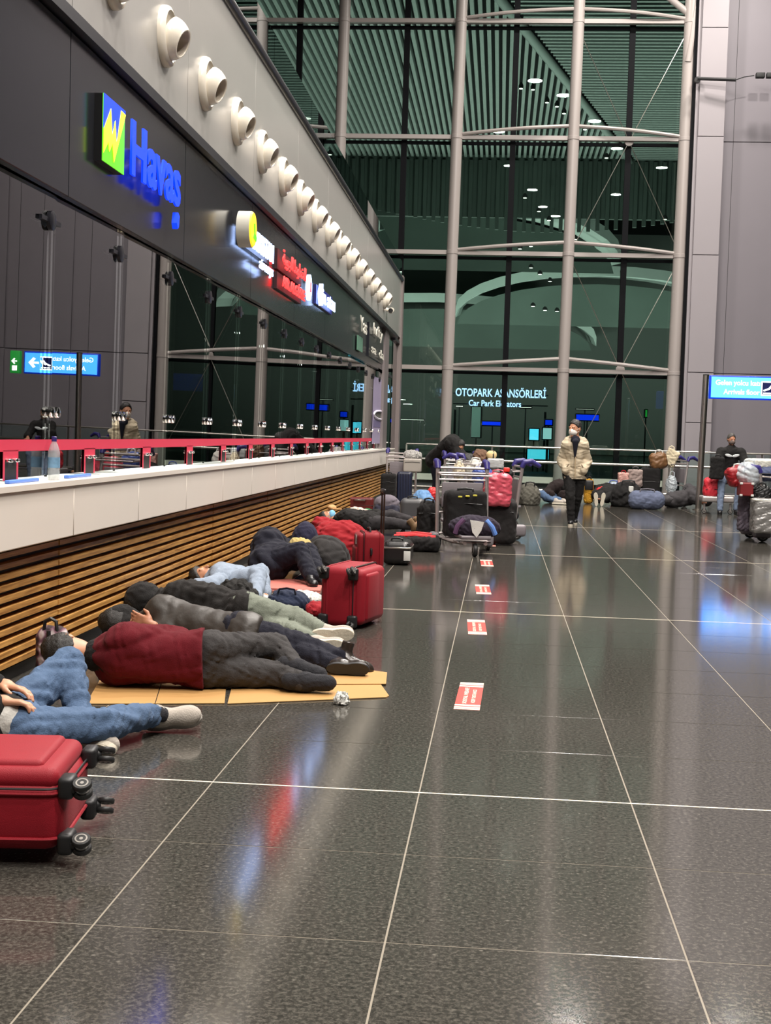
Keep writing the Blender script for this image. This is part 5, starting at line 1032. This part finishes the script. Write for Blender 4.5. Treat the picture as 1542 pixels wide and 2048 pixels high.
o = bag('suitcase', 'black cabin suitcase standing on the bags below the brown bag', 'suitcase', (1282, 1322), (936, 992), 28.6, .3, M['blackcloth'], 'box', .18, .006, .2); straps(o, M['trim'], 1, .03, .012); zipline(o, z=.5)
o = bag('grey_tote', 'pale pinkish grey tote bag with dark straps on the far pile', 'bag', (1256, 1286), (940, 974), 28.5, .2, C('pinkish grey canvas', (150, 134, 128)), 'box', .2, .012, .15); straps(o, M['trim'], 2, .06, .014)
o = bag('gift_bag', 'red and white gift bag left of the pinkish grey tote', 'bag', (1236, 1258), (946, 978), 28.4, .18, mat('red white print', rgb(196, 150, 140), .6, var=.5, vs=9), 'box', .15, .01, .12); straps(o, M['redcloth'], 1, .05, .012)
o = bag('brown_bag', 'brown leather bag on top of the black cabin suitcase', 'bag', (1300, 1336), (906, 938), 28.6, .3, mat('brown leather', rgb(116, 82, 50), .5, bump=.3, bs=30), 'box', .35, .014, .2, tilt=-12); straps(o, M['shirtst'], 1, .06, .014)
o = bag('cream_tote', 'cream canvas tote hanging over the far trolley handle', 'bag', (1330, 1356), (900, 932), 29.2, .15, C('cream canvas', (204, 192, 164)), 'box', .2, .012, .15, tilt=24); straps(o, C('cream strap', (210, 200, 176)), 1, .08, .016)
o = bag('clear_bag', 'translucent plastic bag hanging low on the far trolley', 'bag', (1332, 1356), (952, 988), 28.95, .2, M['clear'], 'ell', fold=.015, wl=.15); straps(o, M['clear'], 1, .1, .01)
J = dict(neck=(4.12, 28.4, .22), shL=(4.05, 28.2, .25), shR=(4.1, 28.6, .25), elL=(3.95, 28.5, .40), wrL=(4.15, 28.3, .33), elR=(4.2, 28.7, .3), wrR=(4.3, 28.5, .25), hipL=(3.6, 28.3, .17), hipR=(3.6, 28.5, .17), knL=(3.3, 28.1, .18), anL=(3.15, 28.4, .1), knR=(3.3, 28.5, .16), anR=(3.1, 28.6, .1), toeL=(-1, 0, .2), toeR=(-1, 0, .2))
p = sleeper('person in dark grey clothes lying with an arm raised by the steel pole', J, ((4.3, 28.4, .16), (-.3, -.5, .8), (.9, 0, .3)), C('dark grey coat', (62, 60, 62)), C('grey trouser cloth', (72, 70, 72)), M['greyshoe'], M['solew'], (((3.12, 28.38, .1), (-.9, -.1, .3), (.3, .1, 1)),), seed=51)
# right edge
o = bag('red_backpack', 'red backpack on the floor between the pole and the seated man', 'backpack', (1408, 1442), (956, 994), 26.6, .25, mat('bright red cloth', rgb(196, 40, 54), .6), 'box', .4, .012, .2, rz=8); straps(o, M['trim'], 1, .04, .014, 'strap'); zipline(o, z=.4)
o = bag('black_shoulder_bag', 'black bag held on the lap of the seated man', 'bag', (1421, 1450), (914, 958), 26.4, .15, M['blackcloth'], 'box', .25, .008, .2); straps(o, M['trim'], 1, .04, .012)
o = bag('luggage_cart_base', 'low flat dolly under the red backpack', 'dolly', (1404, 1470), (994, 1004), 26.5, .5, M['galv'], 'box', .3, 0); w, d, h = o['_d']
for sx in (-1, 1): MB().tube([(sx*w*.4, -d*.3, -.02), (sx*w*.4, -d*.3, -o.location.z+.06)], .02, 8).build('leg', M['galv'], o); wheel(o, T(sx*w*.4, -d*.3, -o.location.z+.05), .05, .03)
o = bag('red_plastic_bag', 'dark red bag under clear plastic on the right edge trolley', 'bag', (1456, 1496), (934, 972), 19.4, .3, mat('dark red bag', rgb(140, 16, 26), .5), 'box', .3, .012, .2, tilt=-18); straps(o, M['shirtst'], 1, .04, .012)
o = bag('clear_bag', 'bulging clear plastic bag on top of the red one at the right edge', 'bag', (1472, 1526), (926, 976), 19.3, .35, M['clear'], 'ell', fold=.02, wl=.15); straps(o, M['clear'], 1, .04, .01)
o = bag('maroon_box', 'maroon box with pale corners on the right edge trolley', 'box', (1480, 1508), (966, 992), 19.2, .3, mat('maroon board', rgb(116, 20, 26), .5), 'box', .08, 0); w, d, h = o['_d']
for sx in (-1, 1):
    for z in (.06, .94): MB().rbox((sx*w*.42, -d*.47, h*z), (.04, .03, .03), .006).build('corner', M['shirtst'], o)
o = bag('wrapped_case', 'suitcase wrapped in crinkled silver film at the right edge', 'suitcase', (1508, 1560), (1000, 1066), 18.9, .4, M['silver'], 'box', .12, .012, .12); band(o, M['dullw'], .97, .02, 'rim'); MB().rbox((o['_d'][0]*.28, -o['_d'][1]*.5, o['_d'][2]*.5), (.06, .02, o['_d'][2]), .008).build('strap', M['dullw'], o)
o = bag('blue_roll', 'blue grey duffel lying on top of the right edge luggage', 'bag', (1518, 1580), (934, 962), 19.6, .3, C('blue grey cloth', (74, 82, 108)), 'roll', fold=.01); band(o, M['trim'], .5, .01)
o = bag('pale_package', 'pale flat package lying above the blue grey duffel', 'box', (1496, 1580), (920, 936), 19.7, .35, mat('pale package wrap', rgb(190, 190, 180), .4, bump=.4, bs=10), 'box', .3, .008); band(o, M['hub'], .4, .01, 'tape')
o = bag('black_basket', 'tangled black basket below the clear plastic bag', 'basket', (1504, 1545), (972, 1002), 19.3, .3, M['trim'], 'heap', fold=.03, wl=.08); straps(o, M['trim'], 1, .04, .012)
o = bag('grey_coat', 'grey coat hanging down behind the right edge trolley post', 'coat', (1478, 1504), (990, 1062), 19.5, .2, C('mauve grey cloth', (98, 90, 100)), 'box', .3, .015, .12)
# ---------------------------------------------------------------- things on the office counter
def at_x(px, py, X):
    d = RM @ Vector(((px-771)/F, -(py-1024)/F, -1)); return Vector((0, 0, CH)) + d*(X/d.x)
zc = 1.045
o = thing('water_bottle', 'clear plastic water bottle with purple cap standing on the counter ledge', 'bottle', (-2.525, 7.46, zc)); pet = mat('clear bottle plastic', rgb(190, 200, 205), .12, alpha=.45, spec=.8)
MB().lathe([(.030, 0), (.034, .01), (.034, .05), (.031, .06), (.034, .07), (.034, .16), (.022, .20), (.014, .215), (.014, .225)], 20).build('bottle', pet, o)
MB().lathe([(.0345, .07), (.0345, .13)], 20, cap=False).build('label_band', mat('bottle print', rgb(110, 150, 180), .5, var=.5, vs=40), o); MB().lathe([(.015, .22), (.015, .245), (.012, .248)], 14).build('cap', M['purple'], o)
def stuffbox(name, lab, cat, y, x, w, d, h, m, z=zc, front=None):
    o = thing(name, lab, cat, (x, y, z)); MB().rbox((0, 0, h/2), (w, d, h), .006).build('body', m, o)
    if front: MB().rbox((0, -d/2-.002, h*.72), (w*.8, .006, h*.18), .002).build('label_panel', front, o)
    return o
gp = mat('grey white paper', rgb(170, 164, 160), .6)
stuffbox('leaflet_holder', 'tall grey leaflet holder with black label behind the glass', 'holder', 8.5, -2.9, .16, .10, .34, gp, front=M['trim'])
stuffbox('leaflet_stack', 'white leaflets in a stand at the left edge behind the glass', 'leaflets', 6.75, -2.85, .14, .10, .22, mat('white leaflet', rgb(206, 196, 196), .6), z=zc+.1, front=mat('red print', rgb(200, 50, 60), .6))
o = stuffbox('card_terminal', 'dark terminal with glowing blue screen behind the red film', 'terminal', 8.9, -2.9, .24, .14, .26, M['trim']); MB().box(-.08, -.01, -.082, -.074, .28, .37).build('screen', emit('blue screen light', (.05, .25, 1), 1.6), o, smooth=None); MB().rbox((-.045, -.03, .32), (.09, .08, .13), .01).build('screen_housing', M['trim'], o); MB().rbox((.07, 0, .30), (.10, .12, .08), .01).build('printer_head', gp, o)
stuffbox('paper_stack', 'slanted grey paper box behind the second red slot', 'box', 9.6, -2.9, .12, .16, .20, gp)
stuffbox('black_cup', 'dark drinks cup at the left edge behind the glass', 'cup', 7.2, -2.8, .09, .09, .16, mat('dark cup', rgb(60, 60, 58), .3))
bst = mat('blue tape strip', rgb(86, 130, 214), .4)
for y, lab in ((7.0, 'blue strip on the counter left of the water bottle'), (7.95, 'blue strip on the counter right of the water bottle')): o = stuffbox('blue_strip', lab, 'strip', y, -2.54, .03, .45, .02, bst)
o = thing('hanging_banner', 'yellow hanging banner with white foot behind the first glass pane', 'banner', (-3.1, 7.9, 1.45)); MB().rbox((0, 0, .33), (.10, .02, .52), .004).build('sheet', mat('yellow banner', rgb(190, 166, 60), .6), o); MB().rbox((0, 0, .03), (.10, .024, .08), .004).build('foot', M['dullw'], o); MB().tube([(0, 0, .59), (0, 0, 1.27)], .004, 6).build('cord', M['steel'], o)
o = thing('hanging_banner', 'narrow yellow hanging banner behind the third glass pane', 'banner', (-3.0, 11.4, 1.40)); MB().rbox((0, 0, .30), (.07, .02, .40), .004).build('sheet', mat('pale yellow banner', rgb(196, 178, 96), .6), o); MB().rbox((0, 0, .06), (.07, .024, .08), .004).build('foot', M['dullw'], o); MB().tube([(0, 0, .5), (0, 0, 1.32)], .004, 6).build('cord', M['steel'], o)
o = thing('hanging_banner', 'teal blue hanging banner with pale lettering behind the second pane', 'banner', (-3.1, 9.6, 1.36)); MB().rbox((0, 0, .25), (.12, .02, .50), .004).build('sheet', mat('teal banner', rgb(50, 96, 120), .6), o); MB().rbox((0, -.012, .45), (.05, .006, .06), .002).build('emblem', M['dullw'], o); MB().tube([(0, 0, .5), (0, 0, 1.36)], .004, 6).build('cord', M['steel'], o)
for i, y in enumerate((8.2, 10.2, 12.4)):
    o = thing('office_chair', ['black office chair nearest behind the counter glass', 'black office chair in the middle behind the counter glass', 'black office chair farthest behind the counter glass'][i], 'chair', (-3.7, y, 0))
    MB().rbox((0, 0, .48), (.48, .48, .09), .03).build('seat', M['trim'], o); MB().rbox((-.24, 0, .85), (.07, .46, .56), .03).build('backrest', M['trim'], o); MB().tube([(0, 0, .06), (0, 0, .44)], .03, 10).build('gas_lift', M['steel'], o)
    for k in range(5): MB().tube([(0, 0, .08), (.28*math.cos(k*1.257), .28*math.sin(k*1.257), .05)], .018, 6).build('leg', M['trim'], o)
    MB().tube([(-.22, 0, .5), (-.25, 0, .65)], .02, 6).build('back_support', M['steel'], o)
for o in list(bpy.data.objects):
    if '_d' in o.keys(): del o['_d']
